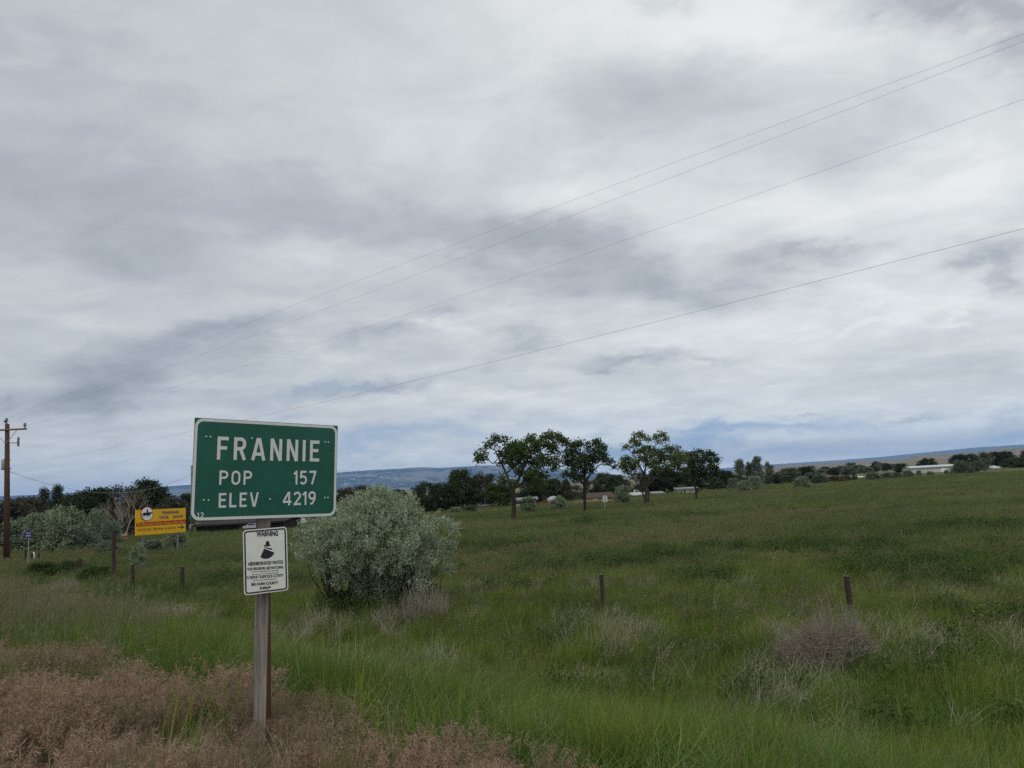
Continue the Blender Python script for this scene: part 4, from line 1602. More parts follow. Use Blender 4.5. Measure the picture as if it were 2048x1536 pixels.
def field_tree(name, label, off, sc, base_z, limbs, clumps, leaf, dens, depthf=.45, seed=1, L=.34, W=.2, bark='bark'):
    rng = np.random.default_rng(seed)
    cv = lambda p: (off[0] + p[0] / sc, off[1] + p[1] / sc)
    bpx = cv(base_z)
    g = ground_at(*bpx)
    d = g.y
    k = d / FPX * 1.0

    def P(p, dy=0.0):
        q = cv(p)
        return at(q[0], q[1], d + dy)
    root = thing(name, label, 'tree', g)
    cl = []
    spread = max(c[0] for c in clumps) - min(c[0] for c in clumps)
    wid = spread / sc * k
    for (x, y, rx, ry) in clumps:
        dy = rng.uniform(-1, 1) * wid * depthf * .6
        c = P((x, y), dy)
        rxm, rzm = rx / sc * k * .9, ry / sc * k * .9
        cl.append((np.array(c), rxm, (rxm + rzm) / 2, rzm))
    mb = MB()
    pts_all = []
    for li, limb in enumerate(limbs):
        pts, rads = [], []
        dy = 0.0
        dyt = 0 if li == 0 else rng.uniform(-1, 1) * wid * .25
        m = len(limb)
        for i, (x, y, r) in enumerate(limb):
            f = i / (m - 1)
            q = P((x, y), dyt * f)
            if li == 0 and i == 0:
                q = Vector((g.x, g.y, g.z - 0.2))
            pts.append(q)
            rads.append(r / sc * k * .80)
        # refine
        fine, fr = [], []
        for i in range(m - 1):
            for s in range(4):
                t = s / 4
                fine.append(pts[i].lerp(pts[i + 1], t) + Vector(rng.normal(size=3) * .03))
                fr.append(rads[i] * (1 - t) + rads[i + 1] * t)
        fine.append(pts[-1])
        fr.append(rads[-1])
        mb.tube(fine, fr, 8)
        pts_all += [tuple(q) for q in fine[3:]]
    twig_tubes(mb, cl, pts_all, rng, .05)
    mb.build('trunk', [M[bark]], root, smooth=True)
    V, Fq = crown_from_clumps(cl, dens, L, W, rng)
    link_mesh('crown', np_mesh('crown', V, Fq, [M[leaf]]), root)


S6 = 5.389
field_tree('field_tree', 'wide leaning field tree with a dead left limb, first in the row of four', (780, 850), S6, (1335, 1040),
           [[(1335, 1040, 36), (1336, 850, 27), (1325, 700, 30), (1285, 625, 22)],
            [(1290, 640, 20), (1250, 510, 16), (1190, 395, 12), (1140, 290, 8), (1120, 200, 4)],
            [(1195, 405, 7), (1100, 410, 6), (1050, 370, 5), (985, 350, 3)],
            [(1325, 700, 24), (1400, 560, 18), (1480, 370, 13), (1550, 300, 10), (1690, 230, 7), (1810, 150, 3)],
            [(1265, 520, 12), (1380, 395, 9), (1420, 290, 5)], [(1400, 560, 12), (1550, 420, 8), (1700, 400, 5), (1790, 420, 3)],
            [(1345, 690, 14), (1500, 560, 9), (1680, 520, 5)], [(1700, 460, 5), (1760, 510, 3), (1810, 570, 2)]],
           [(1130, 150, 62, 42), (1080, 205, 45, 45), (1240, 170, 50, 30), (990, 365, 60, 48), (960, 325, 40, 38), (1015, 275, 25, 25), (1200, 290, 32, 45),
            (1330, 230, 80, 40), (1400, 275, 100, 50), (1320, 335, 72, 50), (1520, 160, 90, 48), (1600, 205, 80, 52), (1700, 130, 80, 45), (1740, 105, 40, 30),
            (1820, 150, 85, 50), (1890, 185, 45, 38), (1720, 215, 80, 45), (1770, 265, 55, 35), (1810, 330, 25, 38), (1640, 350, 65, 42), (1720, 400, 75, 42),
            (1785, 445, 45, 45), (1620, 430, 50, 34), (1540, 500, 70, 42), (1640, 555, 80, 42), (1200, 420, 34, 34), (1340, 440, 50, 40), (1450, 425, 50, 42),
            (1490, 580, 80, 45), (1210, 590, 40, 50), (1400, 500, 45, 40), (1830, 410, 20, 16), (1560, 832, 16, 26), (1445, 832, 20, 24), (1330, 620, 40, 35), (1600, 640, 80, 45),
            (1285, 255, 60, 45), (1370, 215, 62, 42), (1450, 225, 72, 46), (1465, 335, 72, 52), (1385, 365, 62, 52), (1250, 335, 50, 46), (1560, 270, 70, 42), (1300, 390, 55, 45), (1560, 400, 70, 50)],
           'elm_leaf', 430, seed=5, L=.21, W=.135)
field_tree('field_tree', 'dark upright field tree with a straight trunk, second in the row of four', (1140, 850), S6, (160, 940),
           [[(160, 945, 18), (160, 800, 20), (156, 650, 24), (160, 450, 15), (150, 340, 7)],
            [(156, 650, 15), (60, 520, 9), (20, 430, 5)], [(160, 640, 15), (240, 500, 9), (330, 425, 6), (440, 435, 3)],
            [(160, 470, 11), (270, 300, 6), (290, 200, 3)], [(155, 400, 10), (90, 250, 6), (60, 190, 3)], [(160, 700, 10), (230, 620, 7), (300, 560, 4)]],
           [(20, 230, 55, 52), (100, 200, 66, 45), (-20, 300, 55, 55), (60, 320, 78, 58), (185, 225, 40, 40), (270, 190, 35, 42), (312, 195, 35, 38), (340, 245, 45, 45),
            (390, 240, 24, 20), (280, 285, 65, 48), (345, 325, 60, 48), (200, 340, 78, 58), (120, 390, 88, 60), (20, 400, 58, 58), (-30, 420, 45, 45), (250, 385, 85, 42),
            (375, 370, 55, 36), (430, 400, 52, 32), (480, 440, 34, 28), (60, 480, 68, 48), (180, 470, 78, 50), (-35, 540, 55, 46), (40, 570, 52, 44), (105, 560, 60, 42), (-55, 360, 38, 38), (230, 480, 40, 30)],
           'elm_leaf_dark', 350, seed=6, L=.21, W=.14, bark='bark_dark')
field_tree('field_tree', 'airy light green field tree forking near the ground, third in the row of four', (1140, 850), S6, (830, 868),
           [[(830, 872, 34), (830, 790, 36), (830, 700, 28), (800, 600, 20), (800, 500, 14)],
            [(800, 545, 14), (740, 420, 10), (690, 320, 7), (645, 270, 3)], [(808, 520, 12), (815, 400, 9), (800, 300, 7), (760, 180, 5), (740, 110, 3)],
            [(832, 630, 18), (900, 480, 12), (960, 400, 8), (1080, 300, 4)], [(832, 660, 16), (950, 520, 12), (1100, 480, 8), (1220, 470, 4)],
            [(815, 800, 14), (760, 680, 10), (700, 590, 7), (620, 500, 4)], [(870, 390, 7), (920, 220, 5), (990, 120, 3)]],
           [(730, 110, 62, 40), (790, 130, 45, 34), (690, 170, 50, 34), (720, 205, 54, 40), (600, 240, 45, 26), (650, 232, 36, 24), (850, 150, 34, 24), (930, 140, 45, 34),
            (990, 100, 56, 30), (1030, 150, 36, 40), (960, 182, 34, 24), (800, 270, 74, 45), (880, 262, 55, 36), (940, 300, 55, 36), (1050, 260, 64, 36), (1120, 262, 64, 40),
            (1190, 312, 55, 42), (1100, 342, 84, 46), (1000, 372, 84, 46), (920, 402, 64, 46), (1150, 412, 74, 46), (1220, 382, 36, 45), (1040, 452, 74, 36), (600, 372, 54, 46),
            (660, 392, 54, 45), (590, 450, 54, 45), (680, 470, 64, 45), (750, 352, 34, 34), (850, 422, 44, 44), (560, 420, 34, 45), (1180, 470, 50, 34), (620, 520, 50, 36),
            (870, 330, 66, 46), (720, 290, 45, 40), (980, 320, 60, 40), (1150, 350, 70, 50), (800, 370, 50, 44), (930, 460, 70, 45), (1240, 330, 36, 50), (700, 420, 60, 44)],
           'elm_leaf_light', 330, seed=7, L=.20, W=.13)
field_tree('field_tree', 'small dark field tree beside the cream trailer, last in the row of four', (1140, 850), S6, (1360, 815),
           [[(1360, 820, 12), (1360, 740, 15), (1340, 620, 12), (1330, 500, 8), (1320, 400, 4)], [(1360, 740, 12), (1390, 600, 9), (1420, 450, 6), (1430, 350, 3)],
            [(1390, 620, 8), (1500, 480, 5), (1600, 425, 2)]],
           [(1280, 320, 45, 36), (1330, 322, 45, 36), (1400, 300, 55, 30), (1480, 310, 64, 34), (1530, 322, 45, 36), (1590, 372, 36, 30), (1540, 392, 54, 36), (1450, 382, 74, 46),
            (1360, 392, 64, 46), (1290, 382, 45, 46), (1300, 452, 54, 46), (1400, 462, 84, 46), (1520, 462, 64, 45), (1570, 492, 45, 45), (1450, 540, 84, 46), (1340, 540, 50, 42), (1540, 550, 54, 36), (1270, 330, 24, 22)],
           'elm_leaf_dark', 340, seed=8, L=.21, W=.14, bark='bark_dark')

# ------------------------------------------------------------------ other trees and shrubs: unit crowns (1 m wide, 1 m tall), scaled to size
def unit_crown(kind, seed):
    rng = np.random.default_rng(seed)
    rnd = random.Random(seed)
    clumps = []
    limbs = []
    mb = MB()
    if kind in ('round', 'thin'):
        nc = 64 if kind == 'round' else 40
        for i in range(nc):
            a = rnd.uniform(0, 2 * math.pi)
            z = rnd.uniform(.08, .93)
            prof = math.sin(math.pi * min(1, max(0.05, (z + .06) / 1.08)) ** .8) ** .65
            r = rnd.uniform(.25, 1) ** .5 * .45 * prof * rnd.uniform(.75, 1.12)
            s = rnd.uniform(.075, .14)
            clumps.append((np.array([r * math.cos(a), r * math.sin(a), z]), s * 1.1, s * 1.1, s * .75))
        for i in range(7):
            a = i * 2.4 + rnd.uniform(-.4, .4)
            e = Vector((.27 * math.cos(a), .27 * math.sin(a), rnd.uniform(.5, .8)))
            limbs.append([Vector((0, 0, .18 + i * .03)), Vector((e.x * .4, e.y * .4, .42)), e])
        L, W, dens = .042, .027, 4200 if kind == 'round' else 2000
        trunk = .024
    elif kind == 'poplar':
        for i in range(46):
            a = rnd.uniform(0, 2 * math.pi)
            z = rnd.uniform(.05, .97)
            prof = math.sin(math.pi * (z * .86 + .1)) ** .6
            r = rnd.random() ** .5 * .36 * prof
            s = rnd.uniform(.07, .13)
            clumps.append((np.array([r * math.cos(a), r * math.sin(a), z]), s * 1.6, s * 1.6, s * .8))
        limbs.append([Vector((0, 0, .1)), Vector((0, 0, .5)), Vector((0, 0, .9))])
        L, W, dens = .05, .034, 2400
        trunk = .03
    elif kind == 'conifer':
        for i in range(90):
            a = rnd.uniform(0, 2 * math.pi)
            z = rnd.random() ** .9 * .96
            r = (1 - z) ** .8 * .46 * rnd.uniform(.45, 1.0)
            s = rnd.uniform(.05, .11)
            clumps.append((np.array([r * math.cos(a), r * math.sin(a), max(.08, z)]), s * 1.5, s * 1.5, s * .7))
        limbs.append([Vector((0, 0, .1)), Vector((0, 0, .5)), Vector((0, 0, .95))])
        L, W, dens = .045, .02, 4200
        trunk = .02
    else:   # shrub: a dome down to the ground
        for i in range(70):
            a = rnd.uniform(0, 2 * math.pi)
            z = rnd.uniform(.06, .9)
            prof = math.cos(math.pi / 2 * max(0, z - .12) / .95) ** .55
            r = rnd.uniform(.2, 1) ** .4 * .42 * prof * rnd.uniform(.8, 1.1)
            s = rnd.uniform(.06, .12)
            clumps.append((np.array([r * math.cos(a), r * math.sin(a), z]), s * 1.1, s * 1.1, s))
        for i in range(8):
            a = i * 2.4
            limbs.append([Vector((0, 0, 0)), Vector((.12 * math.cos(a), .12 * math.sin(a), .3)), Vector((.28 * math.cos(a), .28 * math.sin(a), .65))])
        L, W, dens = .055, .024, 3300
        trunk = .012
    mb.tube([Vector((0, 0, -.03)), Vector((.005, 0, .2)), Vector((0, .005, .45))], [trunk, trunk * .8, trunk * .5], 7)
    pts = []
    for l in limbs:
        mb.tube(l, [trunk * .7, trunk * .45, trunk * .18], 5, cap=False)
        pts += [tuple(p) for p in l[1:]] + [tuple(l[1].lerp(l[2], .5))]
    if kind != 'conifer':
        twig_tubes(mb, clumps, pts, rng, .006)
    V, Fq = crown_from_clumps(clumps, dens, L, W, rng)
    return V, Fq, mb


UNIT = {}
MESHES = {}


def plant(name, label, cat, kind, leaf, px, base_py, h_px, w_px, d=None, seed=0, group=None, bark='bark_dark', part_names=('trunk', 'crown'), sink=0.0):
    g = ground_at(px, base_py)
    if d is not None:
        p = at(px, base_py, d)
        g = Vector((p.x, p.y, float(gz(p.x, p.y))))
    d = g.y
    top = at(px, base_py - h_px, d)
    h = top.z - g.z
    w = w_px * d / FPX * 1.12
    key = (kind, seed % 3)
    if key not in UNIT:
        UNIT[key] = unit_crown(kind, 100 + (seed % 3) * 7 + len(kind) * 31)
    mk = key + (leaf, bark)
    if mk not in MESHES:
        V, Fq, mb = UNIT[key]
        MESHES[mk] = (mb.mesh(part_names[0], [M[bark]], True), np_mesh(part_names[1], V, Fq, [M[leaf]]))
    root = thing(name, label, cat, g, group)
    root.rotation_euler.z = (seed * 1.7) % 6.28
    root.scale = (w, w, h)
    for nm, me in zip(part_names, MESHES[mk]):
        o = bpy.data.objects.new(nm, me)
        COL.objects.link(o)
        o.parent = root
    return root


TB = 'trees at the edge of town'
SB = 'sage and silver bushes'
trees = [
    # name, label, cat, kind, leaf, px, base, h, w, d
    ('brown_tree', 'dull brown thicket tree behind the utility pole', 'tree', 'round', 'grey_leaf', 8, 1082, 84, 110, 72),
    ('brown_tree', 'dull brown tree between the utility pole and the twin conifers', 'tree', 'round', 'grey_leaf', 52, 1080, 84, 96, 76),
    ('conifer', 'dark conifer, shorter of the twin pointed trees near the utility pole', 'tree', 'conifer', 'conifer_leaf', 87, 1078, 102, 44, 80),
    ('conifer', 'dark conifer, taller of the twin pointed trees near the utility pole', 'tree', 'conifer', 'conifer_leaf', 113, 1078, 108, 50, 82),
    ('dark_tree', 'dark tree behind the large silver thicket', 'tree', 'round', 'dark_leaf', 142, 1076, 92, 88, 78),
    ('dark_tree', 'dark green tree just behind the bare pale tree', 'tree', 'round', 'dark_leaf', 188, 1074, 96, 84, 80),
    ('brown_tree', 'brownish tree behind the bare pale tree branches', 'tree', 'thin', 'grey_leaf', 232, 1072, 102, 74, 84),
    ('dark_tree', 'broad dark tree towering over the yellow billboard', 'tree', 'round', 'dark_leaf', 298, 1070, 112, 92, 86),
    ('brown_tree', 'brown leafed tree above the left edge of the billboard', 'tree', 'thin', 'grey_leaf', 272, 1070, 92, 66, 78),
    ('brown_tree', 'brown tree rising over the right end of the billboard', 'tree', 'round', 'grey_leaf', 345, 1066, 74, 60, 82),
    ('dark_tree', 'small dark tree beside the service pole', 'tree', 'round', 'dark_leaf', 374, 1064, 76, 40, 90),
    ('dark_tree', 'dark tree hidden behind the lower edge of the green sign', 'tree', 'round', 'dark_leaf', 440, 1062, 62, 80, 92),
    ('dark_tree', 'dark tree behind the warning panel of the green sign', 'tree', 'round', 'dark_leaf', 528, 1056, 56, 84, 92),
    ('dark_tree', 'dark tree behind the parked cars by the green sign', 'tree', 'round', 'dark_leaf', 620, 1046, 54, 66, 96),
    ('brown_tree', 'brownish tree beside the small far pole', 'tree', 'round', 'grey_leaf', 690, 1036, 58, 50, 104),
    ('brown_tree', 'round brown tree above the crown of the silver bush', 'tree', 'round', 'grey_leaf', 728, 1034, 62, 54, 106),
    ('dark_tree', 'small dark tree between the silver bush and the big dark group', 'tree', 'round', 'dark_leaf', 800, 1034, 56, 46, 108),
    ('dark_tree', 'dark rounded tree, lowest of the big dark group', 'tree', 'round', 'dark_leaf', 852, 1030, 68, 52, 100),
    ('dark_tree', 'dark tree in the middle of the big dark group', 'tree', 'round', 'dark_leaf', 886, 1028, 64, 54, 102),
    ('dark_tree', 'tallest dark tree of the big dark group', 'tree', 'round', 'elm_leaf_dark', 926, 1026, 86, 66, 104),
    ('brown_tree', 'brown tinged tree at the end of the big dark group', 'tree', 'round', 'grey_leaf', 967, 1024, 78, 64, 106),
    ('green_tree', 'fresh green tree under the first field tree', 'tree', 'round', 'elm_leaf', 1000, 1020, 56, 58, 104),
    ('dark_tree', 'dark tree behind the trunk of the first field tree', 'tree', 'round', 'dark_leaf', 1062, 1014, 62, 60, 116),
    ('dark_tree', 'dark tree behind the grey dome', 'tree', 'round', 'elm_leaf_dark', 1103, 1012, 54, 56, 120),
    ('conifer', 'brownish pointed tree between the first two field trees', 'tree', 'conifer', 'grey_leaf', 1134, 1008, 48, 34, 120),
    ('brown_tree', 'low grey tree behind the orange earth bank', 'tree', 'thin', 'grey_leaf', 1150, 1006, 36, 50, 122),
    ('brown_tree', 'greyish tree over the roof of the brown house', 'tree', 'thin', 'grey_leaf', 1186, 1004, 44, 46, 128),
    ('dark_tree', 'dark round tree right behind the speed limit sign', 'tree', 'round', 'elm_leaf_dark', 1212, 1002, 58, 50, 130),
    ('green_tree', 'mid green tree above the pointed silver bush', 'tree', 'round', 'mid_leaf', 1238, 1000, 50, 44, 132),
    ('brown_tree', 'greyish brown tree beside the white pickup', 'tree', 'thin', 'grey_leaf', 1276, 998, 56, 52, 132),
    ('dark_tree', 'wide dark tree between the third and fourth field trees', 'tree', 'round', 'dark_leaf', 1330, 996, 62, 76, 134),
    ('brown_tree', 'grey tree filling the gap behind the third field tree', 'tree', 'round', 'grey_leaf', 1304, 996, 50, 60, 138),
    ('dark_tree', 'dark tree behind the cream trailer', 'tree', 'round', 'dark_leaf', 1380, 988, 54, 60, 142),
    ('green_tree', 'low green tree between the fourth field tree and the poplars', 'tree', 'round', 'mid_leaf', 1424, 985, 30, 50, 140),
    ('dark_tree', 'dark green round tree at the foot of the poplars', 'tree', 'round', 'dark_leaf', 1452, 984, 44, 50, 142),
    ('poplar', 'grey green poplar, first of the poplar clump', 'tree', 'poplar', 'olive_leaf', 1483, 978, 56, 30, 152),
    ('poplar', 'poplar in the middle of the poplar clump', 'tree', 'poplar', 'mid_leaf', 1503, 977, 50, 24, 154),
    ('poplar', 'tallest poplar of the poplar clump', 'tree', 'poplar', 'olive_leaf', 1518, 975, 60, 27, 152),
    ('poplar', 'last poplar of the clump, standing over pale hills', 'tree', 'poplar', 'olive_leaf', 1541, 974, 48, 22, 156),
    ('green_tree', 'bright green low tree in front of the poplars', 'tree', 'round', 'mid_leaf', 1500, 981, 28, 54, 146),
    ('dark_tree', 'dark tree behind the round silver bush pair', 'tree', 'round', 'dark_leaf', 1546, 974, 26, 34, 158),
    ('grey_green_tree', 'grey green tree beside the poplars', 'tree', 'round', 'olive_leaf', 1580, 972, 36, 48, 160),
    ('dark_tree', 'far dark tree above the lone silver bush', 'tree', 'round', 'dark_leaf', 1612, 964, 30, 42, 178),
    ('grey_green_tree', 'low grey green tree beside the lone silver bush', 'tree', 'round', 'olive_leaf', 1630, 970, 26, 44, 168),
    ('dark_tree', 'small far dark tree over the sage bushes', 'tree', 'round', 'dark_leaf', 1670, 952, 18, 20, 260),
    ('grey_green_tree', 'far grey green tree in the sage belt', 'tree', 'round', 'olive_leaf', 1698, 954, 20, 30, 250),
    ('dark_tree', 'dark tree at the near end of the metal barn', 'tree', 'round', 'dark_leaf', 1806, 951, 24, 28, 222),
    ('dark_tree', 'dark round tree behind the metal barn roof', 'tree', 'round', 'dark_leaf', 1857, 944, 28, 34, 280),
    ('dark_tree', 'dark tree above the far end of the barn', 'tree', 'round', 'dark_leaf', 1920, 940, 32, 36, 270),
    ('dark_tree', 'second dark tree above the far end of the barn', 'tree', 'round', 'dark_leaf', 1942, 939, 32, 38, 274),
    ('grey_green_tree', 'tall grey green tree in front of the farmhouse', 'tree', 'poplar', 'olive_leaf', 1970, 944, 38, 34, 214),
    ('dark_tree', 'dark tree behind the small white farmhouse', 'tree', 'round', 'dark_leaf', 1994, 938, 34, 34, 262),
    ('dark_tree', 'dark tree nearest the picture edge beyond the farmhouse', 'tree', 'round', 'dark_leaf', 2016, 938, 36, 36, 258),
    ('green_tree', 'green tree beyond the farmhouse at the field corner', 'tree', 'round', 'mid_leaf', 2032, 942, 28, 44, 212),
    ('brown_tree', 'brown tree cut by the picture edge above the field', 'tree', 'round', 'grey_leaf', 2060, 938, 38, 40, 240),
]
for i, (nm, lb, ct, kd, lf, px, by, h, w, d) in enumerate(trees):
    plant(nm, lb, ct, kd, lf, px, by, h, w, d, seed=i * 5 + 1 + i // 3, group=TB)

shrubs = [
    ('silver_bush', 'silver thicket bush right beside the utility pole', 'shrub', 'silver_dull_leaf', 40, 1106, 70, 70, None),
    ('silver_bush', 'pale silver bush behind the blue route marker', 'shrub', 'silver_dull_leaf', 82, 1103, 78, 76, None),
    ('silver_bush', 'tallest silver bush of the thicket near the utility pole', 'shrub', 'silver_dull_leaf', 132, 1102, 92, 84, None),
    ('silver_bush', 'narrow silver bush next to the bare pale tree', 'shrub', 'silver_dull_leaf', 193, 1092, 76, 42, None),
    ('silver_bush', 'low silver bush in front of the rail fence', 'shrub', 'sage_leaf', 170, 1100, 52, 60, None),
    ('silver_bush', 'low silver bush under the bare pale tree', 'shrub', 'sage_leaf', 222, 1092, 52, 44, None),
    ('silver_bush', 'small silver sapling under the arrow end of the billboard', 'shrub', 'silver_dull_leaf', 352, 1108, 46, 46, None),
    ('silver_bush', 'thin silver sapling growing by a fence post below the billboard', 'shrub', 'silver_dull_leaf', 276, 1142, 58, 32, None),
    ('sage_bush', 'low sage bush at the foot of the billboard', 'shrub', 'sage_leaf', 302, 1106, 26, 50, None),
    ('sage_bush', 'low sage bush beside the tall dark post', 'shrub', 'sage_leaf', 215, 1106, 26, 44, None),
    ('dark_bush', 'dark green bush in the ditch by the wire fence, nearest the billboard', 'shrub', 'weed_leaf', 190, 1162, 30, 66, None),
    ('dark_bush', 'dark green bush in the ditch by the wire fence, nearest the utility pole', 'shrub', 'weed_leaf', 84, 1152, 28, 64, None),
    ('dark_bush', 'dark green bush in the ditch between two like it', 'shrub', 'mid_leaf', 142, 1146, 26, 58, None),
    ('silver_bush', 'small silver bush below the big dark trees', 'shrub', 'silver_dull_leaf', 911, 1030, 16, 26, None),
    ('dark_bush', 'dark low bush below the big dark trees', 'shrub', 'mid_leaf', 938, 1026, 16, 36, None),
    ('silver_bush', 'loose silver bush beside the trunk of the first field tree', 'shrub', 'silver_dull_leaf', 1057, 1028, 36, 36, None),
    ('silver_bush', 'round silver bush between the first two field trees', 'shrub', 'silver_dull_leaf', 1117, 1024, 34, 36, None),
    ('silver_bush', 'pointed silver bush between the speed limit sign and the third field tree', 'shrub', 'silver_dull_leaf', 1246, 1010, 40, 36, None),
    ('silver_bush', 'pale small bush behind the silver bush pair', 'shrub', 'sage_leaf', 1468, 980, 24, 24, None),
    ('silver_bush', 'silver bush, smaller half of the pair under the poplars', 'shrub', 'silver_dull_leaf', 1490, 985, 26, 28, None),
    ('silver_bush', 'silver bush, bigger half of the pair under the poplars', 'shrub', 'silver_dull_leaf', 1512, 982, 30, 32, None),
    ('silver_bush', 'lone round silver bush on the open field edge', 'shrub', 'silver_dull_leaf', 1605, 977, 26, 32, None),
    ('sage_bush', 'grey bush directly behind the lone silver bush', 'shrub', 'olive_leaf', 1570, 974, 26, 34, 165),
    ('sage_bush', 'sage bush just past the lone silver bush', 'shrub', 'olive_leaf', 1640, 968, 18, 34, None),
    ('rusty_bush', 'rusty brown bush in the sage belt', 'shrub', 'red_leaf', 1668, 965, 14, 36, None),
    ('sage_bush', 'sage bush just before the small pale shed', 'shrub', 'olive_leaf', 1692, 963, 12, 28, None),
    ('dark_bush', 'dark narrow bush touching the small pale shed', 'shrub', 'dark_leaf', 1710, 962, 14, 11, None),
    ('sage_bush', 'round sage bush just past the small pale shed', 'shrub', 'sage_leaf', 1746, 961, 18, 30, None),
    ('sage_bush', 'wide low sage bush before the dark tree near the barn', 'shrub', 'olive_leaf', 1782, 958, 14, 44, None),
    ('sage_bush', 'round sage bush at the near corner of the metal barn', 'shrub', 'sage_leaf', 1816, 955, 15, 22, None),
    ('sage_bush', 'small sage bush against the barn wall, second from its near corner', 'shrub', 'sage_leaf', 1838, 952, 11, 12, None),
    ('sage_bush', 'sage bush in front of the middle of the barn wall', 'shrub', 'sage_leaf', 1861, 951, 9, 15, None),
    ('sage_bush', 'smallest sage bush in front of the barn door', 'shrub', 'sage_leaf', 1893, 948, 8, 9, None),
    ('sage_bush', 'big grey green bush hiding the far end of the barn', 'shrub', 'olive_leaf', 1925, 949, 30, 42, None),
    ('sage_bush', 'grey green bush between the barn and the farmhouse', 'shrub', 'olive_leaf', 1957, 945, 24, 32, None),
]
# the far belt of sage and brush along the creek
rb = random.Random(5)
for i in range(26):
    px = 1560 + i * 13.5 + rb.uniform(-5, 5)
    if px > 1815:
        px = 1660 + (px - 1815) * 1.2 + rb.uniform(-10, 10)
    d = rb.uniform(255, 430)
    shrubs.append(('far_bush', None, 'shrub', rb.choice(['olive_leaf', 'sage_leaf', 'olive_leaf', 'dark_leaf', 'mid_leaf']), px, None, rb.uniform(8, 16), rb.uniform(18, 34), d))
for i, (nm, lb, kd, lf, px, by, h, w, d) in enumerate(shrubs):
    if by is None:
        hy = 966 - (px - 1024) * .0545
        by = hy + FPX * 3.1 / d
        lb = 'one of the far grey green bushes along the creek beyond the field'
        plant(nm, lb, 'shrub', kd, lf, px, by, h, w, d, seed=i * 7 + 2, group='far bushes along the creek', part_names=('stems', 'foliage'))
    else:
        plant(nm, lb, 'shrub', kd, lf, px, by, h, w, d, seed=i * 7 + 2 + i // 4, group=SB, part_names=('stems', 'foliage'))


# the bare pale tree
def bare_tree():
    rng = np.random.default_rng(31)
    g = ground_at(240, 1082)
    d = g.y
    root = thing('bare_tree', 'leafless pale tree beside the yellow billboard', 'tree', g)
    mb = MB()

    def grow(p, dirv, ln, r, lev):
        n = 4
        pts = [p]
        q = p
        dv = dirv
        for i in range(n):
            dv = (dv + Vector(rng.normal(size=3) * .10) + Vector((0, 0, .05))).normalized()
            q = q + dv * ln / n
            pts.append(q)
        mb.tube(pts, [r * (1 - .55 * i / n) for i in range(n + 1)], 6 if lev < 2 else 4, cap=False)
        if lev >= 5:
            return
        for i in range(3 if lev < 3 else 2):
            k = rng.integers(2, n + 1)
            sp = rng.normal(size=3) * (.55 if lev else .6)
            nd = (dv + Vector((sp[0] * 1.1, sp[1], abs(sp[2]) * .4))).normalized()
            grow(pts[k], nd, ln * rng.uniform(.55, .8), r * .5, lev + 1)
    for a in (-.32, -.1, .1, .35):
        grow(g + Vector((a * .8, 0, -.1)), Vector((a, rng.uniform(-.2, .2), 1)).normalized(), 2.1, .12, 0)
    me = mb.mesh('branches', [M['bark_pale']], True)
    zmax = max(v.co.z for v in me.vertices)
    s = (at(240, 966, d).z - g.z) / (zmax - g.z)
    me.transform(Matrix.Translation(g) @ Matrix.Diagonal((s, s, s, 1)) @ Matrix.Translation(-g))
    link_mesh('branches', me, root)


bare_tree()


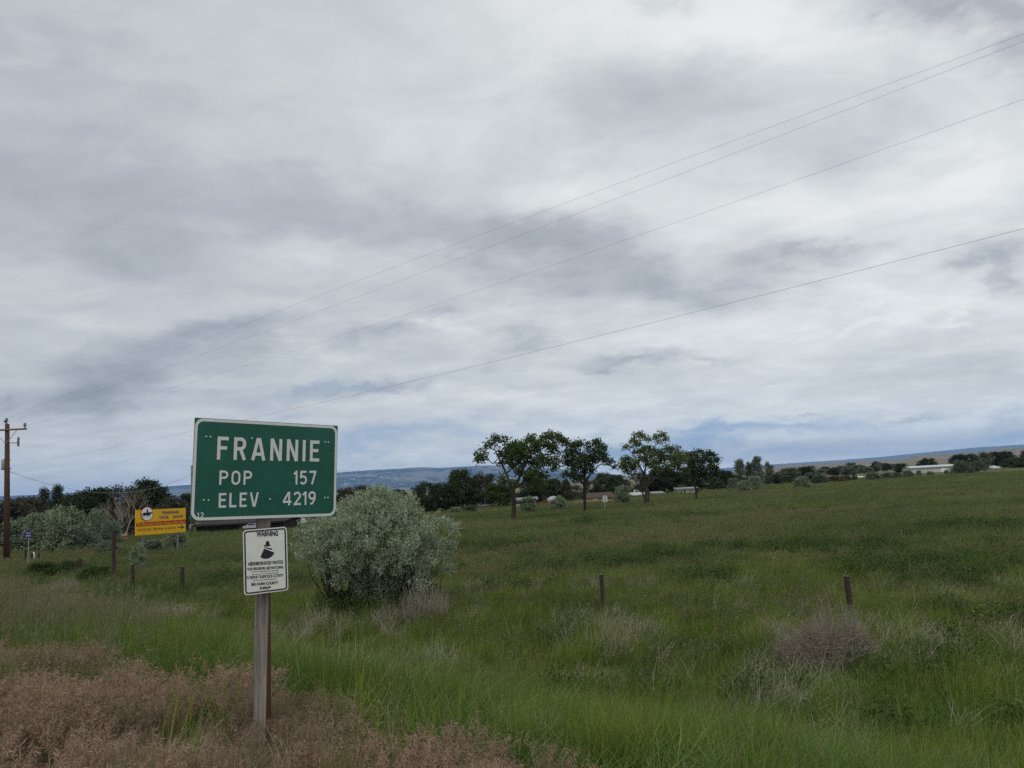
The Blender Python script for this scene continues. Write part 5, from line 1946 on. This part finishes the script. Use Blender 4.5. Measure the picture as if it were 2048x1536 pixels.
# ------------------------------------------------------------------ the big silver bush
def silver_bush():
    rng = np.random.default_rng(77)
    d = 20.6
    g0 = at(752, 1205, d)
    g = Vector((g0.x, g0.y, float(gz(g0.x, g0.y))))
    root = thing('russian_olive', 'big silvery green bush beside the green sign, near the wire fence', 'shrub', g)
    k = d / FPX
    prof = [(997, 732, 768), (1010, 706, 812), (1026, 684, 828), (1042, 652, 838), (1060, 624, 866), (1078, 614, 886), (1095, 612, 890),
            (1115, 616, 884), (1135, 630, 872), (1155, 642, 876), (1175, 648, 870), (1200, 655, 856)]
    ys = [p[0] for p in prof]
    clump = []

    def add(px, py, v, size, shoot=1.0):
        x0 = np.interp(py, ys, [p[1] for p in prof])
        x1 = np.interp(py, ys, [p[2] for p in prof])
        cx, hw = (x0 + x1) / 2, (x1 - x0) / 2
        u = (px - cx) / hw
        P0 = at(px, py, d + v * hw * k * .85)
        if P0.z < float(gz(P0.x, P0.y)) + .12:
            return
        outw = Vector((u, v * .85, .45 + 1.0 * (1190 - py) / 220)).normalized()
        clump.append((P0, outw, size, shoot))
    tries = 0
    pts = []
    while len(pts) < 150 and tries < 30000:
        tries += 1
        py = rng.uniform(996, 1172)
        x0 = np.interp(py, ys, [p[1] for p in prof])
        x1 = np.interp(py, ys, [p[2] for p in prof])
        u, v = rng.uniform(-1, 1), rng.uniform(-1, 1)
        rr = u * u + v * v
        if rr > 1 or (rr < .5 and py > 1010):
            continue
        if py > 1115 and u < .25 and rng.random() < (py - 1115) / 60:
            continue
        jut = rng.uniform(.80, 1.10)
        u, v = u * jut, v * jut
        px = (x0 + x1) / 2 + u * (x1 - x0) / 2
        q = np.array([px, py, v * 130])
        gap = 24 + max(0, py - 1040) * .13
        if any(np.linalg.norm(q - o) < gap for o in pts):       # sprays keep apart, so dark gaps stay between them
            continue
        pts.append(q)
        add(px, py, v, rng.uniform(.10, .18))
    # long shoots that break the outline
    for px, py, sz in ((742, 980, .12), (760, 974, .10), (718, 988, .11), (700, 1000, .12), (792, 990, .11), (820, 994, .12), (826, 1002, .10), (838, 1022, .10),
                       (634, 1046, .12), (612, 1052, .12), (602, 1072, .11), (596, 1096, .11), (606, 1112, .12), (874, 1044, .12), (890, 1048, .11), (902, 1054, .10),
                       (904, 1066, .11), (900, 1092, .12), (896, 1112, .11), (660, 1024, .12), (688, 1004, .11), (776, 982, .12), (655, 1122, .13), (644, 1140, .12), (890, 1140, .12)):
        add(px, py + (8 if py < 1030 else 0), rng.uniform(-.25, .25), sz * .95, 1.15)
    C, A = [], []
    mb = MB()
    hub = [g + Vector((dx, dy, 0)) for dx, dy in ((-1.05, .2), (-.7, -.3), (-.35, .3), (0, -.35), (.3, .25), (.65, -.3), (.95, .2))]
    for i, (c, o, s, shoot) in enumerate(clump):
        h0 = hub[int(rng.integers(0, len(hub)))] if rng.random() < .25 else min(hub, key=lambda q: abs(q.x - c.x) + rng.random() * .5)
        mid = h0.lerp(c, .55) + Vector((0, 0, -.10)) + Vector(rng.normal(size=3) * .10)
        mb.tube([h0 + Vector((rng.normal() * .06, rng.normal() * .06, -.1)), h0.lerp(mid, .5) + Vector(rng.normal(size=3) * .08) + Vector((0, 0, .08)), mid, c],
                [.013, .010, .007, .004], 4, cap=False)
        for _ in range(int(46 * (s / .13) ** 1.8)):
            off = Vector(rng.normal(size=3) * s * .62)
            p = c + off * .9
            dv = (o * 1.3 + off.normalized() * .8 + Vector(rng.normal(size=3) * .30) + Vector((0, 0, .25))).normalized()
            ln = rng.uniform(.07, .14) * shoot
            m = 9
            for j in range(m):
                t = j / (m - 1)
                C.append(p + dv * ln * t)
                A.append((dv * (.25 + .8 * t) + Vector(rng.normal(size=3) * .7)).normalized())
    c = np.array([tuple(p) for p in C])
    a = np.array([tuple(p) for p in A])
    # the dense inside of the bush
    nc = 42000
    yy = rng.uniform(1006, 1215, nc)
    x0 = np.interp(yy, ys, [p[1] for p in prof])
    x1 = np.interp(yy, ys, [p[2] for p in prof])
    uu = rng.normal(size=(nc, 2))
    uu = uu / np.linalg.norm(uu, axis=1, keepdims=True) * (rng.random((nc, 1)) ** .4) * np.where(yy > 1130, .50, .72)[:, None]
    kx = np.array([RT.x, RT.y, RT.z])
    rays = np.array([tuple(ray(px_, py_)) for px_, py_ in zip((x0 + x1) / 2 + uu[:, 0] * (x1 - x0) / 2, yy)])
    dep = d + uu[:, 1] * (x1 - x0) / 2 * k * .85
    core = np.array(tuple(CAM)) + rays * (dep / rays[:, 1])[:, None]
    core = core[core[:, 2] > gz(core[:, 0], core[:, 1]) + .05]
    c = np.concatenate([c, core])
    a = np.concatenate([a, unit(rng.normal(size=(len(core), 3)))])
    s = rng.uniform(.7, 1.3, len(c))
    V, Fq = leaf_arrays(c, a, .055 * s, .020 * s, rng)
    mb.build('stems', [M['bark_dark']], root, smooth=True)
    link_mesh('foliage', np_mesh('foliage', V, Fq, [M['silver_leaf']]), root)
    # low green suckers and weeds that fill the shade under the bush
    n = 11000
    px = rng.uniform(632, 880, n)
    v = rng.uniform(-.9, 1.2, n)
    hz = rng.random(n) ** 1.2 * .6
    P = []
    for x_, v_, h_ in zip(px, v, hz):
        q = at(x_, 1205, d + v_)
        P.append((q.x, q.y, float(gz(q.x, q.y)) + h_))
    dirs = unit(rng.normal(size=(n, 3)) + np.array([0, 0, .5]))
    sc = rng.uniform(.7, 1.3, n)
    V, Fq = leaf_arrays(np.array(P), dirs, .06 * sc, .03 * sc, rng)
    o = link_mesh('undergrowth', np_mesh('undergrowth', V, Fq, [M['weed_leaf']]))
    tag(o, 'dark leafy undergrowth in the shade of the big silver bush', 'undergrowth', kind='stuff')


silver_bush()


# ------------------------------------------------------------------ dry tumbleweeds and dead stalks
def dry_bush(name, label, cat, px, py, w_px, h_px, n, d=None, twist=.5, mat='twig', seed=1, up=.6, thick=1.3, lobes=((0, 1, 1),)):
    rng = np.random.default_rng(seed)
    g = ground_at(px, py)
    if d:
        q = at(px, py, d)
        g = Vector((q.x, q.y, float(gz(q.x, q.y))))
    k = g.y / FPX
    w, h = w_px * k, h_px * k
    mb = MB()
    g0, w0, h0 = g.copy(), w, h
    for i in range(n):
        lx, lw, lh = lobes[i % len(lobes)]
        g = g0 + Vector((lx * w0, rng.normal() * .05 * w0, 0))
        w, h = w0 * lw, h0 * lh
        a = rng.uniform(0, 2 * math.pi)
        r = rng.random() ** .5
        base = g + Vector((r * w * .38 * math.cos(a), r * w * .3 * math.sin(a), 0))
        el = rng.uniform(.2, 1)
        tip = g + Vector((math.cos(a) * w * .5 * (r * .6 + .45 * (1 - el * .5)) + rng.normal() * w * .06, math.sin(a) * w * .42 * (r * .6 + .4) + rng.normal() * w * .05,
                          h * (1 - .6 * r * r) * rng.uniform(.45, 1.05)))
        mid = base.lerp(tip, .5) + Vector(rng.normal(size=3) * w * .05 * twist) + Vector((0, 0, h * .08))
        rr = rng.uniform(.0022, .0045) * thick
        mb.tube([base, mid, tip], [rr, rr * .8, rr * .35], 3, cap=False)
        for _ in range(3):
            p = base.lerp(mid, rng.random()) if rng.random() < .4 else mid.lerp(tip, rng.random())
            e = p + Vector((rng.normal() * w * .09, rng.normal() * w * .09, abs(rng.normal()) * h * .2 * up))
            mb.tube([p, e], [rr * .6, rr * .3], 3, cap=False)
    g = g0
    o = mb.build(name, [M[mat]])
    me = o.data
    me.transform(Matrix.Translation(-g))
    o.location = g
    return tag(o, label, cat, None)


dry_bush('tumbleweed', 'grey tangled tumbleweed heap caught against the leaning fence post', 'tumbleweed', 1652, 1312, 188, 152, 1900, d=12.7, seed=2, thick=1.15, up=.35,
         lobes=((-.28, .52, .72), (.10, .66, .95), (.30, .44, .70), (-.05, .9, .6)))
dry_bush('dead_stalks', 'grey dead stalks at the right foot of the silver bush', 'dead plant', 826, 1232, 150, 84, 300, d=18.8, seed=3, up=1.3, thick=1.5, lobes=((-.3, .5, .6), (.05, .5, 1.0), (.32, .4, .8)))
dry_bush('dead_stalks', 'grey dead twigs leaning on the fence post right of the silver bush', 'dead plant', 860, 1208, 60, 70, 110, d=19.6, seed=4, up=1.2, thick=1.5)
dry_bush('straw_heap', 'pale flattened straw heap in the grass left of the sign post', 'dead plant', 338, 1242, 110, 34, 240, seed=5, mat='straw')
dry_bush('dead_weed', 'brown dead weed clump in the ditch below the dark bushes', 'dead plant', 130, 1186, 60, 36, 150, seed=6)
dry_bush('dead_stalks', 'thin dead stalks under the left side of the silver bush', 'dead plant', 640, 1224, 80, 60, 60, d=18.5, seed=8, mat='straw', up=1.0)

# ------------------------------------------------------------------ grasses: tufts laid out by numpy, instanced by geometry nodes
def blade_tuft(n, rad, h0, h1, w, lean, curl, rng, heads=0, head_len=.1, head_n=6, wind=(.10, -.03), head_w=.006, segs=3, droop=.5, head_h=.9):
    V, Fc, MI = [], [], []
    for i in range(n):
        a = rng.uniform(0, 6.283)
        r = rad * rng.random() ** .5
        b = np.array([r * math.cos(a), r * math.sin(a), -.03])
        h = rng.uniform(h0, h1)
        head = i < heads
        la = rng.uniform(0, 6.283)
        dv = np.array([math.cos(la), math.sin(la), 0]) * lean * rng.uniform(.3, 1.2) + np.array([wind[0], wind[1], 0])
        cu = curl * rng.uniform(.3, 1.3)
        side = np.array([-math.sin(la + 1.0), math.cos(la + 1.0), 0])
        fa = rng.uniform(0, 6.283)
        side = np.array([math.cos(fa), math.sin(fa), 0])
        ww = w * rng.uniform(.7, 1.25) * (.55 if head else 1)
        base = len(V)
        pts = []
        for s in range(segs + 1):
            t = s / segs
            p = b + np.array([0, 0, h * t]) + dv * h * (t + cu * t * t * 1.5)
            p[2] -= h * cu * t * t * .35
            pts.append(p)
            wd = ww * (1 - t ** 1.6) + .0004
            V += [p - side * wd / 2, p + side * wd / 2]
        for s in range(segs):
            q = base + s * 2
            Fc.append((q, q + 1, q + 3, q + 2))
            MI.append(0)
        if head:
            top = pts[-1]
            tang = pts[-1] - pts[-2]
            tang = tang / np.linalg.norm(tang)
            for j in range(head_n):
                t = j / max(1, head_n - 1)
                c = top - tang * head_len * (1 - t)
                dd = tang * (1 - droop) + rng.normal(size=3) * .45 + np.array([wind[0], wind[1], -droop * .6]) * 1.2
                dd /= np.linalg.norm(dd)
                sd = np.cross(dd, rng.normal(size=3))
                sd /= np.linalg.norm(sd)
                L = head_len * rng.uniform(.3, .6)
                q = len(V)
                V += [c, c + dd * L * .5 + sd * head_w / 2, c + dd * L, c + dd * L * .5 - sd * head_w / 2]
                Fc.append((q, q + 1, q + 2, q + 3))
                MI.append(1)
    return np.array(V), np.array(Fc), MI


def weed_tuft(rng, n=60, rad=.26, h=.34, L=.05, W=.022):
    c = rng.normal(size=(n * 6, 3)) * np.array([rad * .5, rad * .5, h * .28]) + np.array([0, 0, h * .45])
    c[:, 2] = np.abs(c[:, 2])
    a = unit(rng.normal(size=(n * 6, 3)) + np.array([0, 0, .4]))
    V, Fq = leaf_arrays(c, a, L * rng.uniform(.6, 1.3, len(c)), W * rng.uniform(.6, 1.3, len(c)), rng)
    return V, Fq, [0] * len(Fq)


def make_sources(prefix, builder, mats, count):
    c = bpy.data.collections.new(prefix + '_source')
    for i in range(count):
        V, Fq, mi = builder(np.random.default_rng(500 + i * 13 + len(prefix)))
        me = np_mesh(prefix + '_tuft', V, Fq, mats, mi)
        o = bpy.data.objects.new('%s_tuft_%02d' % (prefix, i), me)
        c.objects.link(o)
    return c


def scatter(name, label, cat, P, scl, src, count, tilt=.12, seed=0):
    rng = np.random.default_rng(seed)
    n = len(P)
    me = bpy.data.meshes.new(name)
    me.vertices.add(n)
    me.vertices.foreach_set('co', P.astype(np.float32).ravel())
    rot = np.column_stack([rng.normal(size=n) * tilt, rng.normal(size=n) * tilt, rng.uniform(0, 6.283, n)]).astype(np.float32)
    # keep the wind direction: only a partial spin
    rot[:, 2] = rng.normal(size=n) * .9
    at1 = me.attributes.new('rot', 'FLOAT_VECTOR', 'POINT')
    at1.data.foreach_set('vector', rot.ravel())
    at2 = me.attributes.new('scl', 'FLOAT_VECTOR', 'POINT')
    at2.data.foreach_set('vector', scl.astype(np.float32).ravel())
    at3 = me.attributes.new('idx', 'INT', 'POINT')
    at3.data.foreach_set('value', rng.integers(0, count, n).astype(np.int32))
    o = bpy.data.objects.new(name, me)
    COL.objects.link(o)
    tag(o, label, cat, kind='stuff')
    ng = bpy.data.node_groups.new(name + '_scatter', 'GeometryNodeTree')
    ng.interface.new_socket('Geometry', in_out='INPUT', socket_type='NodeSocketGeometry')
    ng.interface.new_socket('Geometry', in_out='OUTPUT', socket_type='NodeSocketGeometry')
    gi = ng.nodes.new('NodeGroupInput')
    go = ng.nodes.new('NodeGroupOutput')
    ci = ng.nodes.new('GeometryNodeCollectionInfo')
    ci.inputs['Collection'].default_value = src
    ci.inputs['Separate Children'].default_value = True
    ci.inputs['Reset Children'].default_value = True
    ip = ng.nodes.new('GeometryNodeInstanceOnPoints')
    ip.inputs['Pick Instance'].default_value = True

    def attr(nm, ty):
        a = ng.nodes.new('GeometryNodeInputNamedAttribute')
        a.data_type = ty
        a.inputs['Name'].default_value = nm
        return next(s for s in a.outputs if s.enabled and s.name == 'Attribute')
    e2r = ng.nodes.new('FunctionNodeEulerToRotation')
    lk = ng.links.new
    lk(attr('rot', 'FLOAT_VECTOR'), e2r.inputs[0])
    lk(gi.outputs[0], ip.inputs['Points'])
    lk(ci.outputs[0], ip.inputs['Instance'])
    lk(attr('idx', 'INT'), ip.inputs['Instance Index'])
    lk(e2r.outputs[0], ip.inputs['Rotation'])
    lk(attr('scl', 'FLOAT_VECTOR'), ip.inputs['Scale'])
    lk(ip.outputs[0], go.inputs[0])
    md = o.modifiers.new('scatter', 'NODES')
    md.node_group = ng
    return o


def wedge_points(r0, r1, density, rng, half=44):
    """points over a wedge of ground in front of the viewer; density per square metre"""
    a = math.radians(half)
    area = a * (r1 * r1 - r0 * r0)
    n = int(area * density)
    r = np.sqrt(rng.uniform(r0 * r0, r1 * r1, n))
    t = rng.uniform(-a, a, n)
    return np.column_stack([r * np.sin(t), r * np.cos(t)])


def lift(P):
    return np.column_stack([P, gz(P[:, 0], P[:, 1])])


def px_mask(P3, cx, cy, rx, ry):
    """closeness (0..1) to spots on the ground given by where they are seen"""
    g = ground_at(cx, cy)
    e = ground_at(cx + rx, cy)
    n = ground_at(cx, cy - ry)
    a = max(.2, math.hypot(e.x - g.x, e.y - g.y))
    b = max(.2, math.hypot(n.x - g.x, n.y - g.y))
    # local axes: sideways and away from the viewer
    rx_, ry_ = (P3[:, 0] - g.x), (P3[:, 1] - g.y)
    dl = math.hypot(g.x, g.y)
    ux, uy = g.y / dl, -g.x / dl
    p = (rx_ * ux + ry_ * uy) / a
    q = (rx_ * g.x / dl + ry_ * g.y / dl) / b
    return np.exp(-(p * p + q * q))


def trodden(P):
    """grass stands lower round the sign post"""
    g = at(521, 1463, 5.45)
    dx, dy = P[:, 0] - g.x, P[:, 1] - g.y
    u = dx * .955 + dy * .295                # sideways
    v = -dx * .295 * -1 + dy * .955          # along the view
    v = dx * -.295 + dy * .955
    q = np.exp(-((u / .42) ** 2 + ((v + .55) / .85) ** 2))
    return 1 - .48 * q


def build_grass():
    rng = np.random.default_rng(2024)
    # --- sources
    cheat = make_sources('cheatgrass', lambda r: blade_tuft(26, .10, .24, .42, .0032, .28, .35, r, heads=22, head_len=.10, head_n=14, head_w=.0047, droop=.75), [M['cheat_stem'], M['cheat_head']], 7)
    green = make_sources('meadow', lambda r: blade_tuft(34, .13, .28, .62, .0050, .22, .32, r, heads=1, head_len=.08, head_n=7, head_w=.004, droop=.2), [M['blade_green'], M['seed_field']], 8)
    lush = make_sources('lush', lambda r: blade_tuft(44, .17, .16, .38, .0072, .6, .85, r), [M['blade_lush']], 7)
    wheat = make_sources('wheatgrass', lambda r: blade_tuft(12, .07, .45, .78, .0045, .16, .22, r, heads=7, head_len=.10, head_n=9, head_w=.0042, droop=.08), [M['blade_wheat'], M['wheat_head']], 6)
    straw = make_sources('straw', lambda r: blade_tuft(24, .12, .22, .52, .0075, .42, .6, r, heads=2, head_len=.06, head_n=4), [M['straw'], M['straw']], 6)
    field = make_sources('field', lambda r: blade_tuft(46, .36, .22, .46, .016, .24, .3, r, heads=11, head_len=.10, head_n=4, head_w=.018, segs=2, droop=.3), [M['blade_field'], M['seed_field']], 7)
    weed = make_sources('weed', lambda r: weed_tuft(r), [M['weed_leaf']], 5)
    flower = make_sources('mustard', lambda r: weed_tuft(r, 7, .2, .6, .03, .02), [M['mustard']], 3)

    # --- road shoulder: brown pink cheatgrass
    P = wedge_points(2.6, 22, 88, rng, 46)
    s = sdist(P[:, 0], P[:, 1])
    edge = 3.55 + (fbm(P[:, 0] * .9, P[:, 1] * .9, 21) - .5) * 1.0 + np.clip(P[:, 0], -6, 1.2) * .12
    near = np.hypot(P[:, 0], P[:, 1])
    keep = (s < edge) & (near < 14 + 4 * fbm(P[:, 0] * .6, P[:, 1] * .6, 5))
    thin = fbm(P[:, 0] * 1.3, P[:, 1] * 1.3, 33)
    keep &= rng.random(len(P)) < np.clip((thin - .33) * 4.0, .10, 1) * np.clip(.95 - .28 * (P[:, 0] + 2.2), .38, 1)
    P1 = lift(P[keep])
    sc = rng.uniform(.6, 1.1, len(P1)) * (.6 + .6 * fbm(P1[:, 0] * .8, P1[:, 1] * .8, 40)) * trodden(P1)
    scatter('cheatgrass', 'brownish pink feathery grass on the road shoulder', 'grass', P1, np.column_stack([sc, sc, sc]), cheat, 7, .12, 1)

    # --- the green grass of slope and ditch
    P = wedge_points(3.0, 12, 44, rng, 45)
    P = np.concatenate([P, wedge_points(12, 26, 24, rng, 43)])
    s = sdist(P[:, 0], P[:, 1])
    edge = 3.6 + (fbm(P[:, 0] * .9, P[:, 1] * .9, 21) - .5) * 1.0 + np.clip(P[:, 0], -6, 1.2) * .12
    pr = np.clip((s - edge) * 1.8 + .14, .14, 1) * np.clip((fbm(P[:, 0] * 1.4, P[:, 1] * 1.4, 55) - .28) * 3.4, .15, 1)
    keep = rng.random(len(P)) < pr
    P2 = lift(P[keep])
    sc = rng.uniform(.65, 1.15, len(P2)) * (.45 + .85 * fbm(P2[:, 0] * .9, P2[:, 1] * .9, 44)) * trodden(P2) * (1 + .45 * px_mask(P2, 760, 1222, 120, 12))
    sx = np.where(np.hypot(P2[:, 0], P2[:, 1]) > 12, 1.35, 1.0)
    scatter('meadow_grass', 'tall green grass on the slope and in the ditch', 'grass', P2, np.column_stack([sc * sx, sc * sx, sc]), green, 8, .14, 2)

    # --- lush drooping grass at the lower right
    P = wedge_points(3.0, 15, 40, rng, 46)
    P3_ = lift(P)
    m = 1.1 * px_mask(P3_, 1850, 1470, 420, 100) + .8 * px_mask(P3_, 1300, 1520, 160, 40) + .7 * px_mask(P3_, 1950, 1250, 160, 60) + .6 * px_mask(P3_, 700, 1330, 200, 40) + .9 * px_mask(P3_, 300, 1322, 160, 24) + .8 * px_mask(P3_, 220, 1440, 40, 50)
    m = m * (.5 + 1.2 * fbm(P[:, 0] * .8, P[:, 1] * .8, 61))
    sl = sdist(P[:, 0], P[:, 1])
    m = m * np.clip((sl - 3.5 - np.clip(P[:, 0], -6, 1.2) * .12) * 2.0 + .04, .04, 1)
    keep = rng.random(len(P)) < np.clip(m, 0, 1)
    P3 = P3_[keep]
    sc = rng.uniform(.7, 1.3, len(P3))
    scatter('lush_grass', 'lush drooping grass clumps low on the slope', 'grass', P3, np.column_stack([sc, sc, sc]), lush, 7, .2, 3)

    # --- wheatgrass stems over the shoulder, and its thick leaning stand along the road
    P = wedge_points(3.0, 24, 40, rng, 46)
    s = sdist(P[:, 0], P[:, 1])
    nn = fbm(P[:, 0] * 1.1, P[:, 1] * 1.1, 71)
    band = np.exp(-((s - 4.1) / 1.3) ** 2) * np.clip((-P[:, 0] - 3.2) / 2.5, 0, 1)
    sparse = np.where(s < 3.2, np.clip((nn - .52) * 2, .02, .25), .025)
    keep = rng.random(len(P)) < np.maximum(band * 1.0, sparse)
    P4 = lift(P[keep])
    sc = rng.uniform(.6, 1.1, len(P4)) * trodden(P4)
    scatter('wheatgrass', 'pale green wheatgrass stems leaning over the road shoulder', 'grass', P4, np.column_stack([sc, sc, sc]), wheat, 6, .14, 4)

    # --- dry straw clumps
    P = wedge_points(3.5, 24, 22, rng, 45)
    P5_ = lift(P)
    m = 1.3 * px_mask(P5_, 1190, 1275, 80, 24) + .6 * px_mask(P5_, 1270, 1290, 60, 20) + .7 * px_mask(P5_, 1860, 1325, 60, 24) + .7 * px_mask(P5_, 1560, 1400, 90, 50) \
        + .7 * px_mask(P5_, 340, 1235, 60, 14) + .6 * px_mask(P5_, 760, 1225, 120, 14) + .5 * px_mask(P5_, 1990, 1300, 50, 20) + .5 * px_mask(P5_, 1660, 1300, 90, 20)
    m = m + np.clip((fbm(P[:, 0] * .9, P[:, 1] * .9, 81) - .57) * 2.2, 0, .5) + .02
    keep = rng.random(len(P)) < np.clip(m, 0, 1)
    P5 = P5_[keep]
    sc = rng.uniform(.8, 1.3, len(P5)) * np.clip(np.hypot(P5[:, 0], P5[:, 1]) / 10, .45, 1)
    scatter('dry_grass', 'pale dry grass clumps scattered through the green', 'dry grass', P5, np.column_stack([sc, sc, sc]), straw, 6, .3, 5)

    # --- the meadow beyond the fence
    P = np.concatenate([wedge_points(13, 30, 9, rng, 42), wedge_points(30, 60, 4.2, rng, 41), wedge_points(60, 112, 1.7, rng, 40), wedge_points(112, 185, .55, rng, 40)])
    s = sdist(P[:, 0], P[:, 1])
    r = np.hypot(P[:, 0], P[:, 1])
    keep = (s > 9.5) & (rng.random(len(P)) < np.clip((s - 9.5) / 7, 0, 1))
    # the far left of the field stops at the town
    keep &= ~((P[:, 0] < -18) & (P[:, 1] > 74))
    P, r = P[keep], r[keep]
    P6 = lift(P)
    sc = rng.uniform(.7, 1.2, len(P6))
    grow = np.where(r > 60, 1.9, np.where(r > 30, 1.35, 1.0)) * np.where(r > 112, 1.7, 1.0)
    hgt = sc * (.6 + .75 * fbm(P6[:, 0] * .12, P6[:, 1] * .12, 91)) * np.where(r > 30, 1.0, .95)
    scatter('field_grass', 'olive green meadow grass with brown seed heads beyond the fence', 'grass', P6, np.column_stack([sc * grow, sc * grow, hgt]), field, 7, .1, 6)

    # --- broad leaved weeds
    P = np.concatenate([wedge_points(5, 22, 5, rng, 42), wedge_points(22, 60, 7, rng, 42)])
    P7_ = lift(P)
    m = 1.4 * px_mask(P7_, 1840, 1150, 140, 16) + 1.2 * px_mask(P7_, 1425, 1168, 60, 12) + .9 * px_mask(P7_, 1600, 1100, 200, 6) + .8 * px_mask(P7_, 1950, 1060, 120, 6) + .7 * px_mask(P7_, 1180, 1140, 120, 7) + .8 * px_mask(P7_, 1000, 1100, 90, 5) + .8 * px_mask(P7_, 1960, 1250, 60, 18) + .6 * px_mask(P7_, 1330, 1120, 60, 8) \
        + .8 * px_mask(P7_, 460, 1165, 40, 8) + .7 * px_mask(P7_, 1060, 1185, 60, 10) + .6 * px_mask(P7_, 700, 1235, 90, 10) + .5 * px_mask(P7_, 1740, 1110, 70, 6) + .35 * px_mask(P7_, 1750, 1430, 260, 50) + .25 * px_mask(P7_, 1200, 1400, 120, 30) + .6 * px_mask(P7_, 1930, 1330, 80, 30)
    m = m + np.clip((fbm(P[:, 0] * .25, P[:, 1] * .25, 101) - .66) * 3, 0, .5) * (sdist(P[:, 0], P[:, 1]) > 6)
    keep = rng.random(len(P)) < np.clip(m, 0, 1)
    P7 = P7_[keep]
    sc = rng.uniform(.8, 1.6, len(P7))
    scatter('weeds', 'dark green broad leaved weeds in patches of the meadow', 'weeds', P7, np.column_stack([sc, sc, sc]), weed, 5, .1, 7)
    P = wedge_points(10, 30, 6, rng, 42)
    P8_ = lift(P)
    m = .9 * px_mask(P8_, 1545, 1150, 34, 7) + .25 * px_mask(P8_, 1990, 1275, 40, 9)
    P8 = P8_[rng.random(len(P)) < m]
    sc = rng.uniform(.7, 1.2, len(P8))
    scatter('mustard_flowers', 'yellow mustard blooming in the meadow near the fence', 'wildflowers', P8, np.column_stack([sc, sc, sc]), flower, 3, .1, 8)


build_grass()
